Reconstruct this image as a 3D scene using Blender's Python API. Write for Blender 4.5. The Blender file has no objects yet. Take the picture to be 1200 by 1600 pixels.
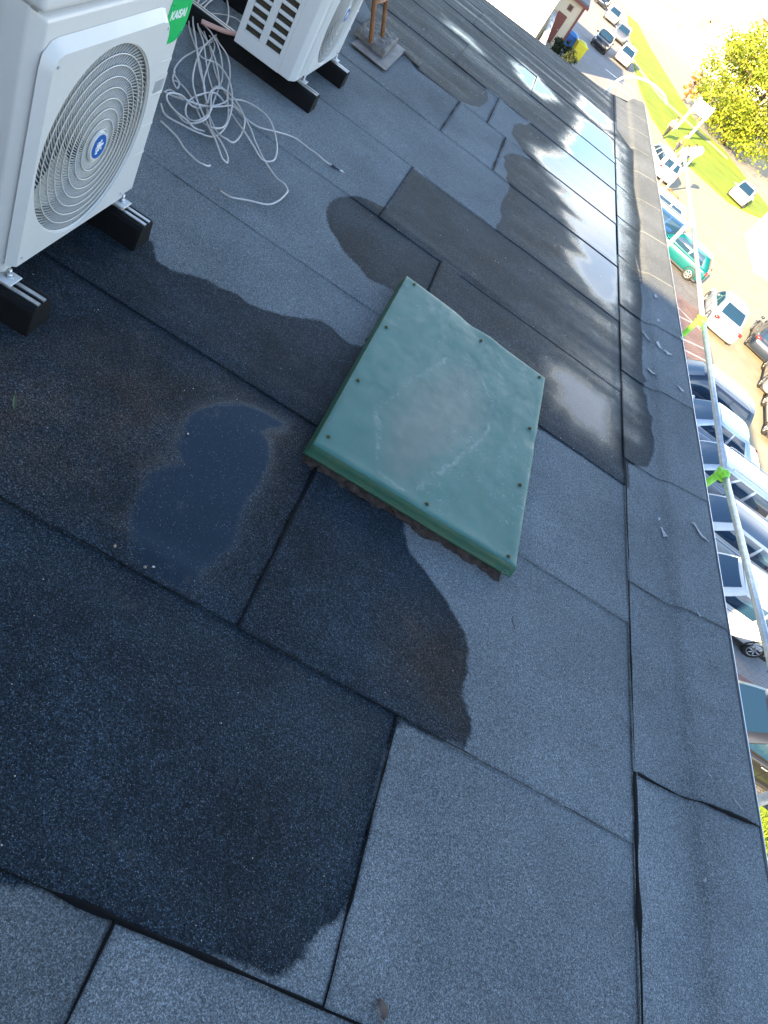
import bpy, bmesh, math, random
import numpy as np
from mathutils import Vector, Matrix
rnd = random.Random(7)
S = bpy.context.scene
COL = S.collection
R = math.radians
# ------------------------------------------------------------------ camera
cam_d = bpy.data.cameras.new('camera')
cam = bpy.data.objects.new('camera', cam_d); COL.objects.link(cam)
cam_d.sensor_fit = 'VERTICAL'; cam_d.sensor_height = 24.0
cam_d.lens = 24.0 * 1080.0 / 1600.0
cam_d.clip_start = 0.05; cam_d.clip_end = 1200
cam.matrix_world = Matrix(((0.832574, -0.515112, -0.20367, 0), (0.232027, 0.658201, -0.716195, 0),
                           (0.502976, 0.549028, 0.667521, 1.65), (0, 0, 0, 1)))
S.camera = cam
S.render.resolution_x = 768; S.render.resolution_y = 1024
# ------------------------------------------------------------------ sky, sun, exposure
SUN_EL = 17.5; SUN_AZ = math.degrees(math.atan2(-0.42, -0.90))
w = bpy.data.worlds.new('World'); S.world = w; w.use_nodes = True
nt = w.node_tree; nt.nodes.clear()
def wn(t, **k):
    n = nt.nodes.new(t)
    for a, b in k.items(): setattr(n, a, b)
    return n
sky = wn('ShaderNodeTexSky'); sky.sky_type = 'NISHITA'; sky.sun_disc = False
sky.sun_elevation = R(SUN_EL); sky.sun_rotation = R(SUN_AZ); sky.air_density = 1.0; sky.dust_density = 0.3; sky.ozone_density = 2.2
tc = wn('ShaderNodeTexCoord'); sep = wn('ShaderNodeSeparateXYZ'); nt.links.new(tc.outputs['Generated'], sep.inputs[0])
add = wn('ShaderNodeMath', operation='ADD'); add.inputs[1].default_value = 0.18; nt.links.new(sep.outputs[2], add.inputs[0])
dv = []
for i in (0, 1):
    d = wn('ShaderNodeMath', operation='DIVIDE'); nt.links.new(sep.outputs[i], d.inputs[0]); nt.links.new(add.outputs[0], d.inputs[1]); dv.append(d)
cmb = wn('ShaderNodeCombineXYZ'); nt.links.new(dv[0].outputs[0], cmb.inputs[0]); nt.links.new(dv[1].outputs[0], cmb.inputs[1])
cmb.inputs[2].default_value = 6.1
cn = wn('ShaderNodeTexNoise'); cn.inputs['Scale'].default_value = 0.75; cn.inputs['Detail'].default_value = 7; cn.inputs['Roughness'].default_value = 0.55
nt.links.new(cmb.outputs[0], cn.inputs['Vector'])
cr = wn('ShaderNodeMapRange'); cr.inputs['From Min'].default_value = 0.47; cr.inputs['From Max'].default_value = 0.62
nt.links.new(cn.outputs['Fac'], cr.inputs['Value'])
lo = wn('ShaderNodeMapRange'); lo.inputs['From Min'].default_value = 0.60; lo.inputs['From Max'].default_value = 0.36; nt.links.new(sep.outputs[2], lo.inputs['Value'])
cm = wn('ShaderNodeMath', operation='MULTIPLY'); nt.links.new(cr.outputs[0], cm.inputs[0]); nt.links.new(lo.outputs[0], cm.inputs[1])
mx = wn('ShaderNodeMix', data_type='RGBA'); nt.links.new(cm.outputs[0], mx.inputs['Factor'])
nt.links.new(sky.outputs[0], mx.inputs['A']); mx.inputs['B'].default_value = (7.0, 7.4, 8.0, 1)
bg = wn('ShaderNodeBackground'); bg.inputs['Strength'].default_value = 0.10
nt.links.new(mx.outputs['Result'], bg.inputs['Color'])
wo = wn('ShaderNodeOutputWorld'); nt.links.new(bg.outputs[0], wo.inputs['Surface'])
sd = bpy.data.lights.new('sun', 'SUN'); sd.energy = 5.0; sd.angle = R(0.5); sd.color = (1.0, 0.75, 0.45)
sun = bpy.data.objects.new('sun', sd); COL.objects.link(sun)
ce = math.cos(R(SUN_EL)); sdir = Vector((-0.4229 * ce, -0.9062 * ce, math.sin(R(SUN_EL))))
sun.rotation_euler = sdir.to_track_quat('Z', 'Y').to_euler(); sun.location = sdir * 40
S.view_settings.view_transform = 'Standard'; S.view_settings.look = 'None'
S.view_settings.exposure = 2.62; S.view_settings.gamma = 1.0; S.view_settings.use_curve_mapping = False

# ------------------------------------------------------------------ helpers
def prop(o, **k):
    for a, b in k.items():
        if b is not None: o[a] = b
    return o
def thing(name, label, cat, loc=(0, 0, 0), rz=0, group=None):
    o = bpy.data.objects.new(name, None); COL.objects.link(o)
    o.location = loc; o.rotation_euler = (0, 0, rz); o.empty_display_size = 0.2
    return prop(o, label=label, category=cat, group=group)
class MB:
    def __init__(s): s.v = []; s.f = []; s.sm = []
    def addm(s, V, F, smooth=False):
        b = len(s.v); s.v += [tuple(p) for p in V]; s.f += [tuple(i + b for i in q) for q in F]; s.sm += [smooth] * len(F)
    def box(s, c, d, rot=None, taper=1.0):
        V = []
        for z in (-.5, .5):
            k = taper if z > 0 else 1
            for x, y in ((-.5, -.5), (.5, -.5), (.5, .5), (-.5, .5)):
                p = Vector((x * d[0] * k, y * d[1] * k, z * d[2]))
                if rot is not None: p = rot @ p
                V.append(p + Vector(c))
        s.addm(V, [(0, 3, 2, 1), (4, 5, 6, 7), (0, 1, 5, 4), (1, 2, 6, 5), (2, 3, 7, 6), (3, 0, 4, 7)])
    def span(s, a, b):
        s.box([(a[i] + b[i]) / 2 for i in range(3)], [abs(b[i] - a[i]) for i in range(3)])
    def tube(s, pts, r, n=8, cap=True, r2=None):
        pts = [Vector(p) for p in pts]; m = len(pts); b = []
        up = Vector((0, 0, 1)); prev = None
        for i, p in enumerate(pts):
            t = (pts[min(i + 1, m - 1)] - pts[max(i - 1, 0)]).normalized()
            if prev is None:
                a = t.cross(up); a = a if a.length > 1e-3 else t.cross(Vector((1, 0, 0)))
            else:
                a = prev - t * prev.dot(t)
            a.normalize(); prev = a; c = t.cross(a)
            rr = r if r2 is None else r + (r2 - r) * i / (m - 1)
            b += [p + (a * math.cos(2 * math.pi * k / n) + c * math.sin(2 * math.pi * k / n)) * rr for k in range(n)]
        F = [(i * n + k, i * n + (k + 1) % n, (i + 1) * n + (k + 1) % n, (i + 1) * n + k) for i in range(m - 1) for k in range(n)]
        s.addm(b, F, True)
        if cap:
            q = len(s.v) - len(b)
            s.f += [tuple(q + k for k in range(n))[::-1], tuple(q + (m - 1) * n + k for k in range(n))]; s.sm += [False, False]
    def cyl(s, a, b, r, n=16, r2=None): s.tube([a, b], r, n, True, r2)
    def ring(s, c, R_, r, axis='X', n=48, m=5, a0=0, a1=2 * math.pi):
        V = []; full = abs(a1 - a0 - 2 * math.pi) < 1e-6; cnt = n if full else n + 1
        for i in range(cnt):
            t = a0 + (a1 - a0) * i / n
            for k in range(m):
                u = 2 * math.pi * k / m; rr = R_ + r * math.cos(u); h = r * math.sin(u)
                p = (h, rr * math.cos(t), rr * math.sin(t)) if axis == 'X' else ((rr * math.cos(t), h, rr * math.sin(t)) if axis == 'Y' else (rr * math.cos(t), rr * math.sin(t), h))
                V.append(Vector(p) + Vector(c))
        F = [(i * m + k, i * m + (k + 1) % m, ((i + 1) % cnt) * m + (k + 1) % m, ((i + 1) % cnt) * m + k) for i in range(n if full else n) for k in range(m) if full or i < n]
        s.addm(V, F, True)
    def sphere(s, c, r, n=12, m=8):
        V = []; rr = r if hasattr(r, '__len__') else (r, r, r)
        for j in range(m + 1):
            for i in range(n):
                th = math.pi * j / m; ph = 2 * math.pi * i / n
                V.append((c[0] + rr[0] * math.sin(th) * math.cos(ph), c[1] + rr[1] * math.sin(th) * math.sin(ph), c[2] + rr[2] * math.cos(th)))
        F = [(j * n + i, (j + 1) * n + i, (j + 1) * n + (i + 1) % n, j * n + (i + 1) % n) for j in range(m) for i in range(n)]
        s.addm(V, F, True)
    def poly(s, pts): s.addm(pts, [tuple(range(len(pts)))])
    def build(s, name, mat, parent=None, bevel=0, seg=2, kind=None, sub=0, smooth=None, label=None):
        me = bpy.data.meshes.new(name); me.from_pydata(s.v, [], s.f); me.update()
        me.polygons.foreach_set('use_smooth', [bool(x) if smooth is None else smooth for x in s.sm])
        if mat: me.materials.append(mat)
        o = bpy.data.objects.new(name, me); COL.objects.link(o)
        if parent is not None: o.parent = parent
        if bevel:
            b = o.modifiers.new('bevel', 'BEVEL'); b.width = bevel; b.segments = seg; b.limit_method = 'ANGLE'; b.angle_limit = R(35)
            me.polygons.foreach_set('use_smooth', [True] * len(me.polygons))
            wnm = o.modifiers.new('wn', 'WEIGHTED_NORMAL'); wnm.keep_sharp = False
        if sub:
            b = o.modifiers.new('sub', 'SUBSURF'); b.levels = sub; b.render_levels = sub
            me.polygons.foreach_set('use_smooth', [True] * len(me.polygons))
        return prop(o, kind=kind, label=label)
def catmull(P, k=6):
    P = [Vector(p) for p in P]; Q = []
    for i in range(len(P) - 1):
        a, b, c, d = P[max(i - 1, 0)], P[i], P[i + 1], P[min(i + 2, len(P) - 1)]
        for j in range(k):
            t = j / k
            Q.append(0.5 * ((2 * b) + (c - a) * t + (2 * a - 5 * b + 4 * c - d) * t * t + (3 * b - a - 3 * c + d) * t ** 3))
    return Q + [P[-1]]
# value noise in numpy
_g = np.random.RandomState(3).rand(256, 256)
def vn(x, y):
    xi = np.floor(x).astype(int); yi = np.floor(y).astype(int); u = x - xi; v = y - yi
    u = u * u * (3 - 2 * u); v = v * v * (3 - 2 * v)
    g = lambda a, b: _g[a % 256, b % 256]
    return (g(xi, yi) * (1 - u) + g(xi + 1, yi) * u) * (1 - v) + (g(xi, yi + 1) * (1 - u) + g(xi + 1, yi + 1) * u) * v
def fbm(x, y, o=3): return sum(vn(x * 2 ** i + 17 * i, y * 2 ** i + 5 * i) / 2 ** i for i in range(o)) / sum(1 / 2 ** i for i in range(o)) - .5
def sdf(x, y, poly):  # positive inside
    P = np.array(poly, float); sh = x.shape; x = x.ravel(); y = y.ravel()
    d = np.full(x.shape, 1e9); ins = np.zeros(x.shape, bool)
    for i in range(len(P)):
        a = P[i]; b = P[(i + 1) % len(P)]; e = b - a; L = e @ e + 1e-12
        t = np.clip(((x - a[0]) * e[0] + (y - a[1]) * e[1]) / L, 0, 1)
        d = np.minimum(d, np.hypot(x - a[0] - t * e[0], y - a[1] - t * e[1]))
        c = (a[1] > y) != (b[1] > y)
        with np.errstate(divide='ignore', invalid='ignore'):
            xx = (b[0] - a[0]) * (y - a[1]) / (b[1] - a[1]) + a[0]
        ins ^= c & (x < xx)
    return np.where(ins, d, -d).reshape(sh)

# ------------------------------------------------------------------ materials
class NT:
    def __init__(s, name):
        s.m = bpy.data.materials.new(name); s.m.use_nodes = True; s.t = s.m.node_tree
        s.p = s.t.nodes['Principled BSDF']
        s.tc = s.n('ShaderNodeTexCoord')
    def n(s, t, **k):
        x = s.t.nodes.new(t)
        for a, b in k.items(): setattr(x, a, b)
        return x
    def l(s, a, b): s.t.links.new(a, b)
    def set(s, inp, val):
        if hasattr(val, 'is_linked') or hasattr(val, 'links'): s.l(val, inp)
        else: inp.default_value = val
    def noise(s, scale, detail=3, rough=.5, vec=None, out='Fac', dist=0):
        x = s.n('ShaderNodeTexNoise'); x.inputs['Scale'].default_value = scale; x.inputs['Detail'].default_value = detail
        x.inputs['Roughness'].default_value = rough; x.inputs['Distortion'].default_value = dist
        s.l(vec if vec is not None else s.tc.outputs['Object'], x.inputs['Vector']); return x.outputs[out]
    def rng(s, v, a, b, c=0., d=1., smooth=False):
        x = s.n('ShaderNodeMapRange'); x.inputs['From Min'].default_value = a; x.inputs['From Max'].default_value = b
        x.inputs['To Min'].default_value = c; x.inputs['To Max'].default_value = d
        if smooth: x.interpolation_type = 'SMOOTHSTEP'
        s.l(v, x.inputs['Value']); return x.outputs[0]
    def math(s, op, a, b=0.):
        x = s.n('ShaderNodeMath', operation=op); s.set(x.inputs[0], a); s.set(x.inputs[1], b); return x.outputs[0]
    def mix(s, f, a, b, blend='MIX'):
        x = s.n('ShaderNodeMix', data_type='RGBA', blend_type=blend); s.set(x.inputs['Factor'], f)
        s.set(x.inputs['A'], a if not isinstance(a, tuple) else (*a[:3], 1)); s.set(x.inputs['B'], b if not isinstance(b, tuple) else (*b[:3], 1)); return x.outputs['Result']
    def mul(s, c, f):  # colour * scalar
        x = s.n('ShaderNodeVectorMath', operation='SCALE'); s.set(x.inputs[0], c if not isinstance(c, tuple) else c[:3]); s.set(x.inputs['Scale'], f); return x.outputs[0]
    def bump(s, h, strength, dist, normal=None):
        x = s.n('ShaderNodeBump'); s.set(x.inputs['Strength'], strength); s.set(x.inputs['Distance'], dist); s.l(h, x.inputs['Height'])
        if normal is not None: s.l(normal, x.inputs['Normal'])
        return x.outputs[0]
    def attr(s, name): x = s.n('ShaderNodeAttribute'); x.attribute_name = name; return x.outputs['Fac']
    def out(s, **k):
        for a, b in k.items():
            i = s.p.inputs[a.replace('_', ' ')]
            s.set(i, b if not isinstance(b, tuple) else (*b[:3], 1))
        return s.m
def plain(name, col, rough=.5, metal=0., var=.12, scale=6., bump=0., bscale=80., coat=0., spec=None):
    t = NT(name); f = t.rng(t.noise(scale, 4, .6), .25, .75, 1 - var, 1 + var)
    fine = t.rng(t.noise(scale * 9, 2), .3, .7, 1 - var * .5, 1 + var * .5)
    c = t.mul(t.mul(col, f), fine)
    k = dict(Base_Color=c, Roughness=t.rng(t.noise(scale * 3, 3), .3, .7, max(rough - .06, .02), min(rough + .08, 1)), Metallic=metal)
    if coat: k['Coat_Weight'] = coat; k['Coat_Roughness'] = .04
    m = t.out(**k)
    if spec is not None: t.p.inputs['Specular IOR Level'].default_value = spec
    if bump: t.l(t.bump(t.noise(bscale, 3), .6, bump), t.p.inputs['Normal'])
    return m

def roof_material():
    t = NT('granule_membrane'); O = t.tc.outputs['Object']
    wet0 = t.attr('wet'); film = t.attr('film')
    edge = t.math('MULTIPLY', t.math('SUBTRACT', t.noise(48, 4, .75), .5), .034)
    wet = t.rng(t.math('ADD', wet0, edge), -.005, .013, 0, 1, True)
    filmn = t.math('ADD', film, t.math('MULTIPLY', t.math('MULTIPLY', t.math('SUBTRACT', t.noise(14, 4, .7), .5), .35), t.rng(film, .0, .25, 0, 1)))
    film1 = t.rng(filmn, .12, .95, 0, 1, True)
    # granules
    gr = t.noise(150, 2, .8); gr2 = t.noise(330, 1, .5)
    g = t.math('ADD', t.math('MULTIPLY', gr, .6), t.math('MULTIPLY', gr2, .4))
    cel = t.n('ShaderNodeTexVoronoi'); cel.inputs['Scale'].default_value = 430; t.l(O, cel.inputs['Vector'])
    cs = t.n('ShaderNodeSeparateColor'); t.l(cel.outputs['Color'], cs.inputs[0])
    cell = t.math('POWER', cs.outputs[1], 2.0)
    cv = t.rng(cell, 0, 1, .66, 1.75)
    gv = t.math('MULTIPLY', t.rng(g, .36, .66, .58, 1.42), cv)
    patch = t.rng(t.noise(1.4, 5, .6), .3, .7, .76, 1.18)
    dry = t.mul(t.mul(t.mul((.176, .194, .202), gv), patch), t.attr('tone'))
    wetv = t.math('MULTIPLY', t.rng(g, .40, .66, .35, 1.7), t.rng(t.math('POWER', cs.outputs[1], 5.), 0, 1, .7, 3.6))
    silt = t.attr('silt'); brown = t.math('MULTIPLY', t.rng(silt, -.10, .16), t.rng(t.noise(3.5, 5, .7), .36, .62, .1, 1.))
    wetc = t.mul(t.mix(brown, (.0165, .0245, .0325), (.044, .035, .030)), wetv)
    wetc = t.mul(wetc, t.rng(t.noise(2.6, 5, .65), .34, .68, .65, 1.6))
    wetc = t.mix(t.rng(film1, .5, 1., 0, .8), wetc, (.0085, .0165, .026))
    col = t.mix(wet, dry, wetc)
    vo = t.n('ShaderNodeTexVoronoi'); vo.inputs['Scale'].default_value = 300; t.l(O, vo.inputs['Vector'])
    spk = t.n('ShaderNodeSeparateColor'); t.l(vo.outputs['Color'], spk.inputs[0])
    sp = t.math('MULTIPLY', t.rng(spk.outputs[0], .93, .935), t.rng(vo.outputs['Distance'], .32, .22))
    col = t.mix(t.math('MULTIPLY', sp, .6), col, (.42, .43, .44))
    dirt = t.rng(t.noise(7, 5, .7), .60, .72, 0, .35)
    col = t.mix(dirt, col, (.09, .08, .07))
    rough = t.mix(wet, (.94, .94, .94), (.62, .62, .62))
    rs = t.n('ShaderNodeSeparateColor'); t.l(rough, rs.inputs[0])
    rr = t.math('ADD', t.math('MULTIPLY', t.math('SUBTRACT', 1., t.rng(film1, .0, .85)), rs.outputs[0]), .015)
    damp = t.math('SUBTRACT', 1., t.math('MULTIPLY', t.rng(film1, .25, 1.), .985))
    hb = t.bump(t.math('ADD', g, t.math('MULTIPLY', cs.outputs[1], .35)), t.math('MULTIPLY', damp, 1.), .0045)
    hb = t.bump(t.noise(60, 3), t.math('MULTIPLY', damp, .35), .004, hb)
    t.l(hb, t.p.inputs['Normal'])
    m = t.out(Base_Color=col, Roughness=rr)
    t.set(t.p.inputs['Specular IOR Level'], t.math('ADD', .10, t.math('MULTIPLY', t.math('MULTIPLY', t.rng(film1, .45, .95), wet), .20)))
    return m
M_ROOF = roof_material()
M_BITU = plain('black_bitumen', (.003, .003, .0035), .8, spec=.15, bump=.002, bscale=90)
M_FLASH = plain('metal_edging', (.55, .58, .62), .35, .8)
M_WHITE = plain('white_enamel', (.57, .56, .535), .38, var=.02)
M_WHITE2 = plain('white_enamel_grille', (.54, .53, .495), .42, var=.02)
M_LOUVRE = plain('louvre_dark', (.05, .04, .025), .5)
M_RUBBER = plain('black_rubber', (.005, .005, .0055), .8, spec=.2, bump=.002, bscale=150)
M_ALU = plain('aluminium_rail', (.60, .60, .60), .35, .85)
M_ZINC = plain('zinc_bolt', (.62, .64, .66), .3, .9)
M_NAVY = plain('fan_blade_navy', (.02, .028, .05), .4)
M_BLUE = plain('logo_blue', (.01, .09, .34), .35, var=.02)
M_GREEN = plain('sticker_green', (.0, .42, .09), .3, var=.02)
M_PRINT = plain('white_print', (.8, .8, .8), .4, var=.0)
M_GREYL = plain('grey_label', (.42, .43, .44), .3, .3)
M_CABLE = plain('white_cable', (.50, .465, .435), .45, var=.1)
M_RUST = plain('rusty_steel', (.27, .12, .05), .75, var=.45, scale=14, bump=.002, bscale=60)
M_SLAB = plain('weathered_concrete', (.16, .145, .13), .9, var=.5, scale=22, bump=.02, bscale=35)
M_SHEET = plain('brown_sheet', (.085, .07, .068), .55, var=.15)
M_GALV = plain('galvanised_tube', (.52, .54, .55), .42, .65, var=.25, scale=18)
M_CLAMP = plain('lime_clamp', (.24, .62, .05), .5, var=.15, scale=30)
M_YEL = plain('yellow_cap', (.75, .55, .03), .5)
# ---- traced true roof positions in metres (x towards the parapet, y along it)
WET=[[(-0.731, 2.382), (-0.668, 2.291), (-0.609, 2.292), (-0.544, 2.338), (-0.497, 2.368), (-0.434, 2.372), (-0.379, 2.399), (-0.311, 2.39), (-0.257, 2.414), (-0.188, 2.451), (-0.12, 2.513), (-0.049, 2.578), (0.014, 2.584), (0.064, 2.558), (0.114, 2.554), (0.186, 2.609), (0.419, 2.553), (0.59, 1.987), (0.596, 1.843), (0.596, 1.755), (0.618, 1.712), (0.641, 1.673), (0.677, 1.648), (0.717, 1.631), (0.754, 1.601), (0.796, 1.579), (0.842, 1.541), (0.894, 1.496), (0.925, 1.462), (0.946, 1.418), (0.946, 1.373), (0.958, 1.334), (0.95, 1.28), (0.951, 1.232), (0.974, 1.202), (0.992, 1.173), (1.002, 1.144), (1.0, 1.11), (0.985, 1.062), (0.956, 1.067), (0.908, 1.053), (0.862, 1.051), (0.829, 1.045), (0.796, 1.043), (0.769, 1.04), (0.754, 1.013), (0.753, 0.966), (0.74, 0.92), (0.742, 0.883), (0.743, 0.837), (0.747, 0.782), (0.753, 0.72), (0.752, 0.671), (0.751, 0.63), (0.749, 0.571), (0.744, 0.536), (0.731, 0.504), (0.708, 0.478), (0.692, 0.466), (0.688, 0.447), (0.675, 0.427), (0.676, 0.407), (0.662, 0.387), (0.634, 0.353), (0.615, 0.342), (0.569, 0.341), (0.473, 0.333), (0.357, 0.328), (0.287, 0.324), (0.237, 0.325), (0.188, 0.326), (0.133, 0.327), (0.094, 0.324), (0.06, 0.315), (0.03, 0.301), (-0.102, 0.273), (-1.6, 0.9), (-2.2, 1.8), (-1.6, 2.5), (-1.15, 2.45), (-0.9, 2.35)], [(-0.285, 3.362), (-0.32, 3.44), (-0.334, 3.549), (-0.321, 3.652), (-0.288, 3.734), (-0.247, 3.8), (-0.201, 3.841), (-0.158, 3.867), (-0.091, 3.902), (-0.018, 3.924), (0.082, 3.909), (0.323, 3.738), (0.391, 3.705), (0.589, 2.731), (0.322, 2.667), (0.224, 3.123), (0.17, 3.158), (0.119, 3.149), (0.081, 3.125), (0.033, 3.111), (-0.005, 3.139), (-0.043, 3.168), (-0.09, 3.176), (-0.144, 3.206), (-0.201, 3.266), (-0.251, 3.305)], [(-0.084, 4.654), (-0.081, 4.301), (-0.079, 3.986), (-0.075, 3.786), (0.323, 3.738), (0.333, 3.497), (0.589, 2.731), (1.14, 2.858), (1.362, 2.867), (1.603, 2.866), (1.69, 2.86), (1.69, 4.66), (0.6, 4.66)], [(0.583, 4.677), (0.572, 4.714), (0.591, 4.827), (0.59, 4.939), (0.565, 5.011), (0.56, 5.154), (0.569, 5.283), (0.583, 5.42), (0.578, 5.566), (0.533, 5.633), (0.531, 5.774), (0.482, 5.863), (0.477, 6.008), (0.45, 6.032), (0.483, 6.184), (0.529, 6.307), (0.609, 6.412), (0.697, 6.472), (0.597, 6.517), (0.513, 6.644), (0.45, 6.735), (0.442, 7.012), (0.487, 7.197), (0.547, 7.271), (0.596, 7.467), (0.496, 7.416), (0.323, 7.417), (0.221, 7.457), (-0.1, 7.42), (-1.2, 7.5), (-1.2, 12.0), (1.69, 12.0), (1.69, 4.5), (0.58, 4.62)], [(0.221, 7.457), (0.059, 7.461), (0.106, 7.313), (0.138, 7.146), (0.128, 6.918), (0.105, 6.769), (0.046, 6.655), (-0.004, 6.593), (-0.082, 6.519), (-0.286, 6.499), (-0.484, 6.466), (-0.632, 6.592), (-0.931, 6.726), (-1.21, 7.172), (-1.2, 9.0)], [(1.605, 3.021), (1.703, 3.085), (1.819, 3.151), (1.852, 3.242), (1.882, 3.352), (1.894, 3.474), (1.877, 3.586), (1.894, 3.702), (1.862, 3.775), (1.864, 3.906), (1.835, 3.966), (1.845, 4.052), (1.869, 4.101), (1.839, 4.164), (1.844, 4.376), (1.863, 4.666), (1.858, 4.952), (1.887, 5.308), (1.883, 5.652), (1.877, 5.831), (1.846, 6.118), (1.9, 5.5), (1.9, 6.2), (1.93, 7), (1.9, 8), (1.93, 9.4), (1.66, 9.9), (1.5, 9.0), (1.5, 2.9)]]
PUD=[([(-0.227, 1.644), (-0.227, 1.674), (-0.213, 1.716), (-0.186, 1.766), (-0.156, 1.812), (-0.116, 1.852), (-0.068, 1.879), (-0.019, 1.891), (0.043, 1.895), (0.05, 1.862), (0.003, 1.812), (-0.013, 1.784), (0.021, 1.768), (0.046, 1.714), (0.06, 1.652), (0.064, 1.599), (0.067, 1.533), (0.074, 1.472), (0.076, 1.411), (0.086, 1.357), (0.098, 1.308), (0.098, 1.268), (0.069, 1.215), (0.056, 1.179), (0.056, 1.143), (0.052, 1.1), (0.042, 1.078), (0.004, 1.073), (-0.044, 1.074), (-0.087, 1.08), (-0.128, 1.112), (-0.164, 1.159), (-0.187, 1.208), (-0.192, 1.26), (-0.209, 1.331), (-0.22, 1.378), (-0.195, 1.432), (-0.15, 1.477), (-0.176, 1.502), (-0.203, 1.534), (-0.208, 1.586)], 0.045, 1.0), ([(1.084, 3.523), (1.215, 3.626), (1.38, 3.634), (1.524, 3.63), (1.612, 3.609), (1.606, 3.123), (1.505, 3.061), (1.44, 3.086), (1.354, 3.081), (1.304, 3.057), (1.244, 3.135), (1.186, 3.108), (1.132, 3.207), (1.153, 3.325), (1.083, 3.329)], 0.13, 0.8), ([(1.607, 4.716), (1.52, 4.744), (1.404, 4.754), (1.325, 4.877), (1.262, 5.007), (1.184, 5.147), (1.267, 5.345), (1.186, 5.474), (1.096, 5.622), (1.081, 5.881), (1.163, 5.95), (1.036, 6.075), (0.915, 6.171), (0.985, 6.337), (0.841, 6.403), (0.743, 6.566), (0.662, 6.819), (0.794, 6.968), (0.96, 7.268), (0.95, 7.6), (1.05, 8.4), (1.1, 9.2), (1.55, 9.4), (1.7, 9.4), (1.8, 7.6), (1.78, 6.4), (1.72, 5.4), (1.66, 4.95)], 0.05, 1.0), ([(0.124, 9.054), (0.245, 9.316), (0.5, 9.341), (0.776, 9.147), (0.828, 8.918), (0.662, 8.526), (0.459, 8.492), (0.273, 8.629)], 0.05, 1.0), ([(-0.713, 8.722), (-0.622, 8.677), (-0.302, 8.736), (-0.011, 8.484), (-0.102, 8.278), (-0.398, 8.36), (-0.635, 8.355)], 0.05, 0.7), ([(1.08, 10.219), (1.288, 10.17), (1.675, 10.121), (1.68, 9.589), (1.5, 9.308), (1.259, 9.296), (1.014, 9.424)], 0.05, 1.0), ([(-0.451, 1.023), (-0.355, 1.036), (-0.188, 1.056), (-0.012, 1.042), (0.204, 1.06), (0.482, 1.064), (0.723, 1.061), (0.744, 0.952), (0.743, 0.837), (0.752, 0.64), (0.714, 0.501), (0.666, 0.398), (0.473, 0.333), (0.245, 0.323), (0.03, 0.301), (-0.202, 0.279), (-0.744, 0.794)], 0.1, 0.45), ([(0.197, 1.731), (0.306, 1.716), (0.481, 1.753), (0.59, 1.734), (0.563, 1.555), (0.475, 1.352), (0.449, 1.159), (0.314, 1.171), (0.206, 1.387)], 0.12, 0.3)]
HATCH=[(0.161, 1.786), (1.028, 1.804), (1.053, 3.177), (0.19, 3.216)]
SCREW=[(0.238, 3.18), (0.208, 2.698), (0.201, 2.244), (0.196, 1.86), (0.657, 3.106), (1.018, 3.142), (1.004, 2.675), (0.996, 2.258), (0.621, 1.837), (0.99, 1.831)]
RING=[(0.318, 2.154), (0.394, 2.446), (0.523, 2.778), (0.672, 2.856), (0.792, 2.675), (0.795, 2.428), (0.705, 2.19), (0.545, 1.839), (0.409, 1.834)]
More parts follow.
